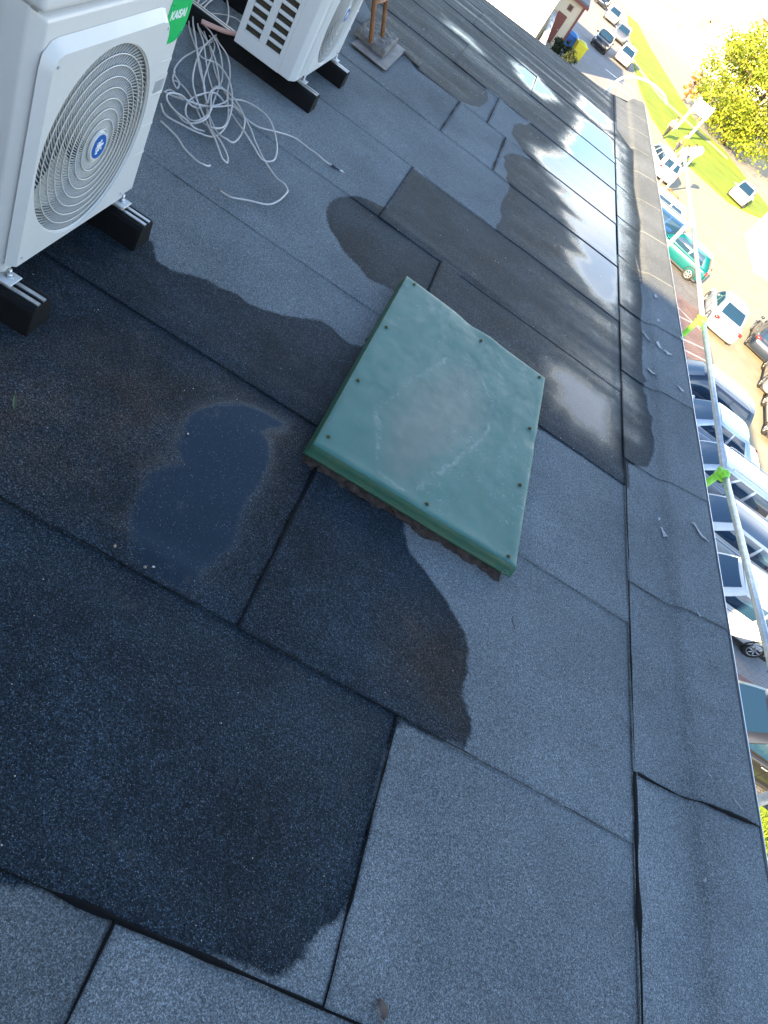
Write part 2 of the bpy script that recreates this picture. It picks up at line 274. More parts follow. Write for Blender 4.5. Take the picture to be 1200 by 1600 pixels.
CAB={'lone': [(-1.124, 3.196), (-1.074, 3.177), (-1.019, 3.15), (-0.959, 3.098), (-0.908, 3.065), (-0.868, 3.043), (-0.841, 3.047), (-0.831, 3.079), (-0.834, 3.12)], 'hooked': [(-0.717, 2.98), (-0.684, 2.972), (-0.656, 2.974), (-0.601, 3.037), (-0.533, 3.106), (-0.509, 3.186), (-0.504, 3.27), (-0.511, 3.325), (-0.546, 3.362), (-0.594, 3.383), (-0.657, 3.442), (-0.721, 3.501), (-0.795, 3.584), (-0.861, 3.646), (-0.955, 3.738), (-1.068, 3.839), (-1.195, 3.967), (-1.34, 4.189), (-1.498, 4.417), (-1.567, 4.561), (-1.622, 4.793), (-1.684, 5.03)], 'plug': [(-0.449, 3.918), (-0.489, 3.903), (-0.546, 3.898), (-0.596, 3.897), (-0.685, 3.9), (-0.766, 3.816), (-0.842, 3.728), (-0.92, 3.721), (-0.999, 3.745), (-1.024, 3.654), (-1.069, 3.527), (-1.129, 3.47), (-1.196, 3.454), (-1.237, 3.461)], 's1': [(-1.056, 3.819), (-0.993, 3.888), (-0.885, 3.866), (-0.799, 3.793), (-0.716, 3.676), (-0.678, 3.593), (-0.667, 3.517), (-0.703, 3.46), (-0.772, 3.469), (-0.853, 3.535), (-0.948, 3.661), (-1.032, 3.73), (-1.098, 3.728), (-1.13, 3.602), (-1.126, 3.469), (-1.094, 3.38), (-1.056, 3.345), (-1.018, 3.355), (-1.02, 3.478), (-1.082, 3.694), (-1.145, 3.888), (-1.286, 4.105), (-1.479, 4.331), (-1.587, 4.464)], 's2': [(-1.196, 3.336), (-1.131, 3.243), (-1.065, 3.241), (-0.978, 3.285), (-0.928, 3.361), (-0.935, 3.514), (-1.0, 3.718), (-1.11, 3.934), (-1.229, 4.041), (-1.307, 4.001), (-1.415, 4.124), (-1.525, 4.305), (-1.585, 4.474)], 's3': [(-0.795, 3.231), (-0.822, 3.21), (-0.895, 3.277), (-0.963, 3.361), (-1.032, 3.449), (-1.12, 3.542), (-1.222, 3.712), (-1.328, 4.029), (-1.387, 4.384), (-1.442, 4.657), (-1.538, 4.895), (-1.65, 5.1)], 's3b': [(-0.795, 3.231), (-0.815, 3.262), (-0.88, 3.31), (-0.952, 3.386), (-1.039, 3.522), (-1.136, 3.697), (-1.27, 3.907), (-1.423, 4.169), (-1.571, 4.446)], 's4': [(-1.229, 3.459), (-1.181, 3.377), (-1.107, 3.325), (-1.048, 3.303), (-1.005, 3.366), (-1.019, 3.481), (-1.093, 3.666), (-1.129, 3.796), (-1.111, 3.875), (-1.057, 3.815), (-1.038, 3.714), (-1.054, 3.576), (-1.103, 3.493), (-1.165, 3.467), (-1.227, 3.49), (-1.239, 3.454)], 's5': [(-1.312, 3.714), (-1.274, 3.609), (-1.223, 3.552), (-1.244, 3.62), (-1.309, 3.692), (-1.348, 3.862), (-1.357, 4.06), (-1.373, 4.322), (-1.421, 4.574), (-1.495, 4.798), (-1.601, 5.01), (-1.67, 5.108)], 's6': [(-1.408, 4.85), (-1.458, 4.817), (-1.499, 4.73), (-1.541, 4.586), (-1.562, 4.442)], 's7': [(-1.034, 3.534), (-0.931, 3.394), (-0.878, 3.374), (-0.847, 3.417), (-0.856, 3.527), (-0.897, 3.649), (-0.965, 3.761), (-1.051, 3.832), (-1.107, 3.806), (-1.115, 3.707), (-1.072, 3.575), (-1.174, 3.748), (-1.25, 3.972), (-1.342, 4.255), (-1.449, 4.375), (-1.578, 4.506)], 's8': [(-1.279, 3.619), (-1.232, 3.627), (-1.146, 3.569), (-1.013, 3.409), (-0.943, 3.366), (-0.931, 3.478), (-0.985, 3.66), (-1.071, 3.83), (-1.151, 4.041), (-1.241, 4.193), (-1.336, 4.274), (-1.423, 4.399), (-1.528, 4.463), (-1.583, 4.485)], 's10': [(-1.087, 3.733), (-1.216, 3.9), (-1.358, 4.122), (-1.482, 4.321), (-1.558, 4.51), (-1.604, 4.727), (-1.638, 4.93), (-1.702, 5.178)], 's11': [(-1.039, 3.522), (-1.126, 3.675), (-1.253, 3.843), (-1.388, 4.083), (-1.507, 4.298), (-1.583, 4.485), (-1.637, 4.666), (-1.726, 4.912)], 's9': [(-0.979, 3.364), (-1.003, 3.286), (-1.039, 3.261), (-1.103, 3.27), (-1.169, 3.318), (-1.194, 3.389), (-1.16, 3.457), (-1.099, 3.458), (-1.081, 3.552), (-1.124, 3.784), (-1.158, 3.963), (-1.27, 4.161), (-1.39, 4.296), (-1.506, 4.386), (-1.59, 4.546), (-1.641, 4.8)]}
SLAB=[(-0.743, 6.631), (-0.723, 6.065), (-0.988, 6.111), (-1.012, 6.646)]
SHEET=[(-0.947, 5.873), (-0.636, 5.858), (-0.651, 6.643), (-0.917, 6.643)]
POSTS=[(-0.841, 6.007), (-0.822, 6.311)]
STUB=[(-0.656, 6.566), (-0.488, 6.584)]
SCR=[[(1.852, 4.738), (1.866, 4.764), (1.919, 4.657), (1.902, 4.665)], [(1.871, 4.253), (1.889, 4.282), (1.939, 4.198), (1.907, 4.211)], [(2.01, 4.608), (2.023, 4.633), (2.089, 4.635), (2.042, 4.573)], [(1.949, 4.665), (1.97, 4.708), (1.998, 4.613), (1.968, 4.605)], [(2.08, 4.219), (2.103, 4.228), (2.146, 4.209), (2.12, 4.175)], [(1.976, 5.452), (1.999, 5.506), (2.016, 5.46), (1.986, 5.408)], [(1.875, 2.721), (1.888, 2.726), (1.913, 2.675), (1.89, 2.654)], [(2.058, 2.87), (2.08, 2.873), (2.165, 2.778), (2.114, 2.792)], [(2.014, 2.262), (2.022, 2.259), (2.052, 2.226), (2.033, 2.225)], [(1.97, 1.466), (1.977, 1.466), (1.999, 1.444), (1.986, 1.446)], [(2.078, 1.404), (2.081, 1.406), (2.126, 1.373), (2.116, 1.374)], [(1.975, 5.048), (1.995, 5.074), (2.013, 5.054), (1.985, 5.009)], [(1.863, 2.778), (1.877, 2.794), (1.88, 2.777), (1.866, 2.761)], [(1.925, 1.061), (1.934, 1.065), (1.93, 1.053), (1.921, 1.052)], [(1.951, 1.083), (1.96, 1.089), (1.956, 1.079), (1.947, 1.073)], [(2.177, 4.982), (2.199, 5.018), (2.214, 4.977), (2.187, 4.954)]]
DEB=[(0.876, 0.371), (-0.624, 1.346), (-0.175, 1.092), (-0.08, 1.081), (-0.062, 1.094), (-0.199, 1.592), (1.098, 1.623), (1.059, 1.267), (0.174, 2.065), (1.066, 1.648)]
SILT=[[(-0.948, 1.241), (-0.699, 1.579), (-0.622, 1.774), (-0.457, 1.857), (-0.251, 1.89), (-0.065, 1.872), (-0.206, 1.792), (-0.231, 1.598), (-0.21, 1.385), (-0.23, 1.197), (-0.356, 1.123), (-0.518, 1.123), (-0.768, 1.01)], [(-0.053, 1.843), (0.103, 1.913), (0.157, 1.769), (0.143, 1.488), (0.026, 1.655)], [(0.659, 1.39), (0.896, 1.484), (0.967, 1.314), (0.964, 1.125), (0.812, 1.068), (0.665, 1.191)]]
# ================================================================== THE ROOF
YE = lambda x: np.interp(x, [-3, -.5, 1.36, 1.9, 2.0, 2.25], [10.9, 10.96, 11.4, 11.8, 12.2, 12.45])
ROWS = [-1.2, .33, 1.06, 1.97, 2.88, 3.75, 4.66, 5.59, 6.51, 7.42, 8.33, 9.24, 10.15]
def relief(x, y):
    far = np.clip((y - 2.4) / 2.5, 0, 1)
    z = far * .0045 * fbm(x * .45 + 3, y * 5.5, 3) + .004 * fbm(x * 1.1, y * 1.3, 2)
    for s in ROWS[1:]:
        z += (.0035 if s < 4 else .0018) * np.exp(-((y - s - .07 - .03 * fbm(x * .8, y * 0 + s, 2)) / .045) ** 2) * (.5 + vn(x * .7 + s, x * 0 + s))
    return z
def water(x, y):
    wet = np.full(x.shape, -1e3)
    for p in WET: wet = np.maximum(wet, sdf(x, y, p))
    film = np.zeros(x.shape)
    rid = relief(x, y)
    for p, soft, amt in PUD:
        d = sdf(x, y, p) + (.02 if soft < .048 else 0) + (rid * -8 + .15 * fbm(x * .8, y * 6, 2) + .02 * fbm(x * 9, y * 20, 2)) * np.clip((y - 3) / 2, 0, 1) + (.10 * fbm(x * 6, y * 6, 3) if y.mean() < 3 and soft > .05 else (.035 * fbm(x * 7, y * 7, 3) if y.mean() < 3 else 0))
        if y.mean() > 3.6: soft = .16
        film = np.maximum(film, amt * np.clip((d + soft) / (2 * soft), 0, 1))
    # thin streaky film on the far wet part
    st = np.clip((fbm(x * .5, y * 7, 3) + .12) * 2.2, 0, 1) * np.clip((y - 4.8) / 1.5, 0, 1) * .55
    film = np.where(wet > 0, np.maximum(film, st * np.clip(wet / .15, 0, 1)), film)
    br = np.clip((x - .35) / 1.2, 0, 1) * np.clip((y - 2.9) / .5, 0, 1) * (.30 + .55 * np.clip(fbm(x * .6 + 9, y * 8, 3) + .25, 0, 1))
    br = np.maximum(br, .30 * np.clip((y - 3.2) / 2, 0, 1) * np.clip(fbm(x * .5 + 4, y * 10, 2) * 3 + .4, 0, 1))
    film = np.where(wet > 0, np.maximum(film, br * np.clip(wet / .12, 0, 1)), film)
    return np.clip(wet, -.5, .5), film
def grid_obj(name, X, Y, Z, parent, skirt=.008, mat=M_ROOF, flatten=True, tone=None):
    n, m = X.shape
    wet, film = water(X, Y)
    silt = np.maximum.reduce([sdf(X, Y, p_) for p_ in SILT])
    if flatten: Z = Z - relief(X, Y) * np.clip(film * 1.3, 0, 1) * np.clip((Y - 3) / 1.5, 0, .85)
    V = np.stack([X, Y, Z], -1).reshape(-1, 3)
    idx = np.arange(n * m).reshape(n, m)
    F = np.stack([idx[:-1, :-1], idx[:-1, 1:], idx[1:, 1:], idx[1:, :-1]], -1).reshape(-1, 4)
    # skirts round the border
    loop = np.concatenate([idx[0, :], idx[1:, -1], idx[-1, -2::-1], idx[-2:0:-1, 0]])
    lo = V[loop].copy(); lo[:, 2] -= skirt
    k = len(loop); b = len(V) + np.arange(k)
    SF = np.stack([loop, np.roll(loop, -1), np.roll(b, -1), b], -1)
    V = np.vstack([V, lo]); F = np.vstack([F, SF[:, ::-1]])
    wet = np.concatenate([wet.ravel(), wet.ravel()[loop]]); film = np.concatenate([film.ravel(), film.ravel()[loop]]); silt = np.concatenate([silt.ravel(), silt.ravel()[loop]])
    me = bpy.data.meshes.new(name)
    me.vertices.add(len(V)); me.vertices.foreach_set('co', V.astype(np.float32).ravel())
    me.loops.add(F.size); me.loops.foreach_set('vertex_index', F.astype(np.int32).ravel())
    me.polygons.add(len(F)); me.polygons.foreach_set('loop_start', np.arange(0, F.size, 4, dtype=np.int32)); me.polygons.foreach_set('loop_total', np.full(len(F), 4, np.int32))
    me.polygons.foreach_set('use_smooth', np.r_[np.ones(len(F) - k, bool), np.zeros(k, bool)])
    me.update(calc_edges=True)
    for nm, a in (('wet', wet), ('film', film), ('silt', silt)):
        at = me.attributes.new(nm, 'FLOAT', 'POINT'); at.data.foreach_set('value', a.astype(np.float32))
    me.materials.append(mat)
    at = me.attributes.new('tone', 'FLOAT', 'POINT'); at.data.foreach_set('value', np.full(len(V), tone if tone else rnd.uniform(.90, 1.08), np.float32))
    # normals up
    o = bpy.data.objects.new(name, me); COL.objects.link(o); o.parent = parent
    if me.polygons[0].normal.z < 0: me.flip_normals()
    return o
roof = thing('flat_roof', None, None); del_keys = [k for k in ('label', 'category') if k in roof]
roof['kind'] = 'structure'
deck = MB()
deck.v = [(-12, -60, -.02), (1.75, -60, -.02), (2.2, -60, -.02), (2.2, 12.4, -.02), (1.98, 12.15, -.02), (1.36, 11.38, -.02), (-.5, 10.94, -.02), (-12, 10.85, -.02)]
deck.v += [(x, y, -.3) for x, y, z in deck.v]
deck.f = [tuple(range(8)), tuple(range(15, 7, -1))] + [(i, i + 8, (i + 1) % 8 + 8, (i + 1) % 8) for i in range(8)]; deck.sm = [False] * len(deck.f)
deck.build('roof_deck', M_BITU, roof)
XS = 1.66
SPLIT = {0: [.255], 1: [.745], 2: [.215], 4: [.33], 5: [-.085], 7: [-.065, .415], 8: [.22], 9: [-.3], 3: [-1.3], 6: [-1.5], 10: [.5], 11: [-.4]}
for r in range(len(ROWS)):
    y0 = ROWS[r]; y1 = ROWS[r + 1] + .035 if r + 1 < len(ROWS) else None
    xs = [-2.42] + SPLIT.get(r, []) + [XS]
    for k in range(len(xs) - 1):
        a, b = xs[k], xs[k + 1]
        st = .014 if y0 < 2 else (.02 if y0 < 5 else .032)
        nx = max(2, int((b - a) / st)); ly = (y1 if y1 else 12) - y0; ny = max(2, int(ly / (st * .8)))
        u = np.linspace(0, 1, nx)[:, None]; v = np.linspace(0, 1, ny)[None, :]
        X = a + (b - a) * u + 0 * v
        X = X + (u > .999) * (.004 * fbm(v * 9 + r, v * 0 + k, 2) if k < len(xs) - 2 else 0)
        ylo = y0 + .010 * fbm(X * 3.1, X * 0 + r, 3)
        yhi = (y1 + 0 * X) if y1 else YE(X)
        Y = ylo + (yhi - ylo) * v
        Z = relief(X, Y) + (.0042 if y0 < 2.5 else .0022) * (1 - v) ** 1.5 + (.0035 * (1 - np.clip(u * 8, 0, 1)) if k > 0 else 0)
        Z = Z + rnd.uniform(-.0008, .0008)
        grid_obj('roofing_sheet', X, Y, Z, roof, .008 if y0 < 2.5 else .0045, tone=.72 if (r == 0 and k == 0) else None)
# parapet upstand and capping
par = thing('parapet', None, None); par['kind'] = 'structure'
PR = [-1.5, -.5, .40, 1.31, 2.21, 3.10, 4.01, 4.92, 5.83, 6.74, 7.65, 8.56, 9.47, 10.38, 11.2]
pxs = np.array([1.652, 1.70, 1.75, 1.80, 1.85, 1.89, 1.91, 1.93, 1.945, 1.96, 1.98, 2.02, 2.06, 2.10, 2.14, 2.17, 2.19, 2.202, 2.208])
pzs = np.array([.006, .004, .003, .003, .003, .006, .013, .023, .029, .032, .035, .039, .043, .047, .051, .054, .055, .053, .036])
tt = np.linspace(0, len(pxs) - 1, 70); px_ = np.interp(tt, np.arange(len(pxs)), pxs); pz_ = np.interp(tt, np.arange(len(pxs)), pzs)
for i in range(len(PR)):
    y0 = PR[i]; y1 = PR[i + 1] + .03 if i + 1 < len(PR) else None
    ny = 60 if (y1 and y1 < 5) else 34
    v = np.linspace(0, 1, ny)[None, :]; X = px_[:, None] + 0 * v
    wob = .012 * fbm(X * 9, X * 0 + i * 3.3, 3)
    ylo = y0 + (X - 1.66) * .055 + wob; yhi = (y1 + (X - 1.66) * .055) if y1 else YE(X)
    Y = ylo + (yhi - ylo) * v
    X = X + .006 * fbm(Y * .9, Y * 0 + 7, 2) * (X > 1.7) * (X < 2.15)
    Z = pz_[:, None] + (.004 if y0 < 5 else .0012) * (1 - v) ** 1.5 + .003 * fbm(X * 2.5, Y * 1.6, 3)
    grid_obj('capping_sheet', X, Y, Z, par, flatten=False, skirt= .006 if y0 < 5 else .0025)
ed = MB(); ed.span((2.209, -8, -.12), (2.213, 12.44, .060)); ed.build('edge_trim', M_FLASH, par)
# bitumen beads
def bead(pts, w0, w1, parent, zoff=.003, seed=0, gap=0.):
    P = catmull(pts, 1) if len(pts) > 2 else [Vector(p) for p in pts]
    # resample
    Q = []; step = .018
    for a, b in zip(P[:-1], P[1:]):
        n = max(1, int((b - a).length / step)); Q += [a.lerp(b, i / n) for i in range(n)]
    Q.append(P[-1]); mb = MB(); V = []; m = len(Q)
    for i, p in enumerate(Q):
        t = (Q[min(i + 1, m - 1)] - Q[max(i - 1, 0)]).normalized(); s = Vector((-t.y, t.x, 0))
        q = np.array([i * step * 9.0]); z = np.array([seed * 1.7])
        wd = w0 + (w1 - w0) * float(np.clip(fbm(q, z, 3)[0] * 2.2 + .35, 0, 1)) ** 1.5
        off = float(fbm(q * .7 + 40, z, 2)[0]) * .006
        c = p + s * off
        V += [c - s * wd / 2, c + Vector((0, 0, min(.003, wd * .35))), c + s * wd / 2]
    F = []
    for i in range(m - 1):
        if gap and float(vn(np.array([i * step * 4.]), np.array([seed * 3.1]))[0]) < gap: continue
        F += [(i * 3, i * 3 + 1, i * 3 + 4, i * 3 + 3), (i * 3 + 1, i * 3 + 2, i * 3 + 5, i * 3 + 4)]
    mb.addm(V, F, True)
    o = mb.build('bitumen_bead', M_BITU, parent)
    return o
def on_roof(pts, dz=.0065):
    out = []
    for x, y in pts:
        out.append((x, y, float(relief(np.array([x]), np.array([y]))[0]) + dz))
    return out
def seg(x0, x1, y, n=40, dy=0.): return [(x0 + (x1 - x0) * i / n, y + dy) for i in range(n + 1)]
bead(on_roof([(XS, -1 + i * .05) for i in range(0, 47)], .0085), .013, .036, roof, seed=1)
bead(on_roof([(XS, 1.3 + i * .05) for i in range(0, 40)], .0075), .006, .020, roof, seed=2)
bead(on_roof([(XS, 3.25 + i * .05) for i in range(0, 160)], .006), .001, .005, roof, seed=3)
bead(on_roof(seg(.25, 1.66, .33), .006), .004, .017, roof, seed=2); bead(on_roof(seg(-2, .25, .33), .006), .002, .016, roof, seed=3)
bead(on_roof(seg(-2, 1.66, 1.06), .006), .001, .0045, roof, seed=4, gap=.3)
for j, (y, w_) in enumerate(((1.97, .0035), (2.88, .003), (3.75, .003))):
    bead(on_roof(seg(-2, 1.66, y, 60), .0055), .001, w_, roof, seed=5 + j, gap=.62 if y > 2.5 else .4)
for j, (x, a, b, w_) in enumerate(((.255, -1, .33, .014), (.745, .33, 1.06, .013), (.215, 1.06, 1.97, .022), (.33, 2.88, 3.75, .004), (-.085, 3.75, 4.66, .007), (-.065, 5.59, 6.51, .022), (.415, 5.59, 6.51, .024), (.22, 6.51, 7.42, .014))):
    bead(on_roof([(x, a + (b - a) * i / 20) for i in range(21)], .0065), .003, w_, roof, seed=20 + j)
for j, y in enumerate(PR[1:8]):
    pts = []
    for i in range(30):
        x = 1.67 + .53 * i / 29; pts.append((x, y + (x - 1.66) * .055 - .002, float(np.interp(x, pxs, pzs)) + .0065))
    bead(pts, .0015 if j != 2 else .004, .034 if j == 2 else .004, par, seed=40 + j)
# scuff marks on the capping
for p in SCR:
    mb = MB(); c = [sum(q[i] for q in p) / 4 for i in (0, 1)]
    pts = []
    for i in range(4):
        a, b = p[i], p[(i + 1) % 4]
        for k in range(4):
            t = k / 4; pts.append((a[0] + (b[0] - a[0]) * t + rnd.uniform(-.0025, .0025), a[1] + (b[1] - a[1]) * t + rnd.uniform(-.005, .005), float(np.interp(a[0], pxs, pzs)) + .008))
    mb.poly(pts); mb.build('scuff_mark', plain('pale_scuff', (.33, .34, .35), .8, var=.4, scale=60), par) if not bpy.data.materials.get('pale_scuff') else mb.build('scuff_mark', bpy.data.materials['pale_scuff'], par)

# walls of the building under the roof, and the taller blocks that shade it
M_PLAST = plain('cream_render', (.62, .58, .50), .9, var=.06, bump=.002)
bl = MB(); bl.span((-12, -60, -7.8), (2.12, 10.8, -.3)); bl.build('building_wall', M_PLAST, None, kind='structure')
tb = thing('stair_block', 'cream rendered taller block of the building left of the roof, outside the frame', 'building', (-2.45, 2, 0))
b1 = MB(); b1.span((-7, -14, 0), (0, 7, 2.95)); b1.build('wall', M_PLAST, tb)
b2 = MB(); b2.span((-7.1, -14.1, 2.95), (.1, 7.1, 3.0)); b2.build('roof', M_BITU, tb)
tb2 = thing('lift_block', 'cream rendered taller block of the building behind the camera', 'building', (0, -2.8, 0))
b1 = MB(); b1.span((-2.4, -6, 0), (2.1, 0, 2.9)); b1.build('wall', M_PLAST, tb2)
b2 = MB(); b2.span((-2.4, -6.1, 2.9), (2.15, .06, 2.95)); b2.build('roof', M_BITU, tb2)

# ================================================================== HATCH
def hatch_mat():
    t = NT('green_painted_steel'); O = t.tc.outputs['Object']
    ringd = t.attr('ring')
    base = t.mix(t.rng(t.noise(5, 4), .35, .65), (.022, .108, .086), (.031, .124, .100))
    pale = t.rng(t.noise(9, 6, .7), .45, .75, 0, .5)
    base = t.mix(pale, base, (.085, .20, .168))
    dn = t.math('ADD', ringd, t.math('MULTIPLY', t.math('SUBTRACT', t.noise(12, 5, .7), .5), .09))
    inside = t.rng(dn, -.06, .16, 0, .48, True)
    base = t.mix(inside, base, (.19, .165, .135))
    line = t.math('MULTIPLY', t.rng(t.math('ABSOLUTE', dn), .016, .0), t.rng(t.noise(9, 5, .8), .46, .66, 0, .45))
    base = t.mix(line, base, (.38, .38, .35))
    sc = t.noise(55, 4, .75, dist=1.5)
    base = t.mix(t.math('MULTIPLY', t.rng(sc, .60, .66, 0, .55), t.rng(t.noise(3.5, 3), .50, .62)), base, (.32, .38, .35))
    grime = t.noise(26, 6, .8); base = t.mix(t.rng(grime, .52, .75, 0, .30), base, (.020, .075, .060))
    rust = t.rng(t.noise(16, 5, .75), .70, .76, 0, .5)
    base = t.mix(rust, base, (.13, .085, .05))
    edge = t.attr('side')
    base = t.mix(edge, base, t.mix(t.rng(t.noise(14, 4, .7), .4, .65), (.010, .075, .045), (.035, .085, .045)))
    t.l(t.bump(t.noise(9, 3, .5), .15, .006), t.p.inputs['Normal'])
    return t.out(Base_Color=base, Roughness=t.rng(t.noise(18, 5, .7), .3, .7, .40, .70))
M_HATCH = hatch_mat()
hc = [Vector((x, y, 0)) for x, y in HATCH]          # BL, BR, TR, TL
hb = thing('roof_hatch', 'dented green sheet metal roof hatch cover with screws round its edge and a dusty stain', 'roof hatch', (.6, 2.45, 0))
OFF = Vector((.6, 2.45, 0))
def hatch_top():
    n, m = 60, 90; V = []; ringv = []; sidev = []
    for j in range(m):
        for i in range(n):
            u = i / (n - 1); v = j / (m - 1)
            p = hc[0].lerp(hc[1], u).lerp(hc[3].lerp(hc[2], u), v)
            x, y = p.x, p.y
            z = .082 + .006 * float(fbm(np.array([x * 2.3]), np.array([y * 2.0]), 2)[0])
            z -= .006 * math.exp(-(((u - .5) / .3) ** 2 + ((v - .55) / .28) ** 2))
            z -= .010 * math.exp(-(((u - .45) / .07) ** 2 + ((v - 1.0) / .06) ** 2))
            z += .004 * math.exp(-(((u - .60) / .05) ** 2 + ((v - 1.0) / .05) ** 2))
            z -= .006 * math.exp(-(((u - 1.0) / .06) ** 2 + ((v - .58) / .04) ** 2))
            z += .003 * math.exp(-((v / .025) ** 2))
            ex = 0
            if i in (0, n - 1) or j in (0, m - 1): z -= .002
            V.append((x - OFF.x, y - OFF.y, z))
    V = np.array(V)
    F = [(j * n + i, j * n + i + 1, (j + 1) * n + i + 1, (j + 1) * n + i) for j in range(m - 1) for i in range(n - 1)]
    X = V[:, 0] + OFF.x; Y = V[:, 1] + OFF.y
    ring = sdf(X, Y, RING)
    loop = [i for i in range(n)] + [j * n + n - 1 for j in range(1, m)] + [(m - 1) * n + i for i in range(n - 2, -1, -1)] + [j * n for j in range(m - 2, 0, -1)]
    cen = V[:, :2].mean(0); rows = [loop]; VV = [V]; base = len(V)
    for k, (dr, dz) in enumerate(((.0015, -.001), (.004, -.004), (.0075, -.022), (.011, -.046), (.014, -.050), (.008, -.050), (.004, -.036))):
        L = V[loop].copy(); d = L[:, :2] - cen
        nrm = np.stack([np.where(np.arange(len(loop)) < 0, 0, 0) * 1., np.zeros(len(loop))], 1)
        e = np.zeros_like(d)
        for q in range(len(loop)):
            if q < n: e[q, 1] -= 1
            if n - 1 <= q < n + m - 1: e[q, 0] += 1
            if n + m - 2 <= q < 2 * n + m - 2: e[q, 1] += 1
            if q >= 2 * n + m - 3 or q == 0: e[q, 0] -= 1
        L[:, :2] += e * dr; L[:, 2] += dz + .0025 * fbm(L[:, 0] * 6, L[:, 1] * 6, 2)
        VV.append(L); rows.append(list(range(base, base + len(loop)))); base += len(loop)
    for a, b in zip(rows[:-1], rows[1:]):
        for q in range(len(loop)):
            q2 = (q + 1) % len(loop); F.append((a[q2], a[q], b[q], b[q2]))
    V = np.vstack(VV)
    mb = MB(); mb.v = [tuple(p) for p in V]; mb.f = F; mb.sm = [True] * len(F)
    o = mb.build('cover', M_HATCH, hb)
    rg = np.full(len(V), -1.); rg[:len(ring)] = ring; sd_ = np.ones(len(V)); sd_[:len(ring)] = 0
    for nm, a in (('ring', rg), ('side', sd_)):
        at = o.data.attributes.new(nm, 'FLOAT', 'POINT'); at.data.foreach_set('value', a.astype(np.float32))
    return o
hatch_top()
M_MOSS = plain('mossy_curb', (.030, .021, .017), .95, var=.95, scale=40, bump=.012, bscale=70)
cu = MB()
def curb():
    P = [hc[0] + Vector((.012, .004, 0)), hc[1] + Vector((-.03, .006, 0)), hc[2] + Vector((-.02, -.03, 0)), hc[3] + Vector((.02, -.03, 0))]
    V = []; n = 70
    ringp = []
    for k in range(4):
        a, b = P[k], P[(k + 1) % 4]
        for i in range(n): ringp.append(a.lerp(b, i / n))
    cen = sum(P, Vector()) / 4
    for lv, (dz, dr) in enumerate(((.05, .0), (.035, .006), (.02, .014), (.010, .018), (-.002, .026))):
        for i, p in enumerate(ringp):
            d = (p - cen).normalized()
            nz = float(fbm(np.array([p.x * 30 + lv * 2]), np.array([p.y * 30 + lv]), 3)[0])
            q = p + d * (dr + nz * (.03 + .03 * (lv > 2)) * (lv > 0)); V.append((q.x - OFF.x, q.y - OFF.y, dz + nz * .008))
    L = len(ringp)
    cu.addm(V, [(l * L + (i + 1) % L, l * L + i, (l + 1) * L + i, (l + 1) * L + (i + 1) % L) for l in range(4) for i in range(L)], True)
curb(); cu.build('curb', M_MOSS, hb)
M_SCREW = plain('weathered_screw', (.06, .075, .035), .5, .4, var=.4, scale=120)
for i, (x, y) in enumerate(SCREW):
    mb = MB(); c = Vector((x - OFF.x, y - OFF.y, .0825)); mb.cyl(c, c + Vector((0, 0, .0025)), .0095, 12); mb.cyl(c + Vector((0, 0, .002)), c + Vector((0, 0, .0075)), .0052, 6)
    mb.build('screw', M_SCREW if i < 8 else M_SCREW, hb)
mb = MB()  # small end tab of the folded flange
c = hc[1] - OFF; mb.ring((c.x - .02, c.y - .011, .044), .009, .0022, 'Y', 20, 6); mb.build('flange_eyelet', M_HATCH, hb)

# ================================================================== AIR CONDITIONER OUTDOOR UNITS
def text_mesh(body, size, name, mat, parent, M4, bold=.0, ext=.0006):
    cu_ = bpy.data.curves.new(name, 'FONT'); cu_.body = body; cu_.size = size; cu_.extrude = ext; cu_.offset = bold; cu_.align_x = 'CENTER'; cu_.align_y = 'CENTER'
    o = bpy.data.objects.new(name, cu_); COL.objects.link(o); dg = bpy.context.evaluated_depsgraph_get()
    me = bpy.data.meshes.new_from_object(o.evaluated_get(dg)); bpy.data.objects.remove(o)
    me.materials.clear(); me.materials.append(mat); me.transform(M4)
    q = bpy.data.objects.new(name, me); COL.objects.link(q); q.parent = parent; return q
M_SHROUD = plain('fan_shroud_taupe', (.20, .19, .175), .6)
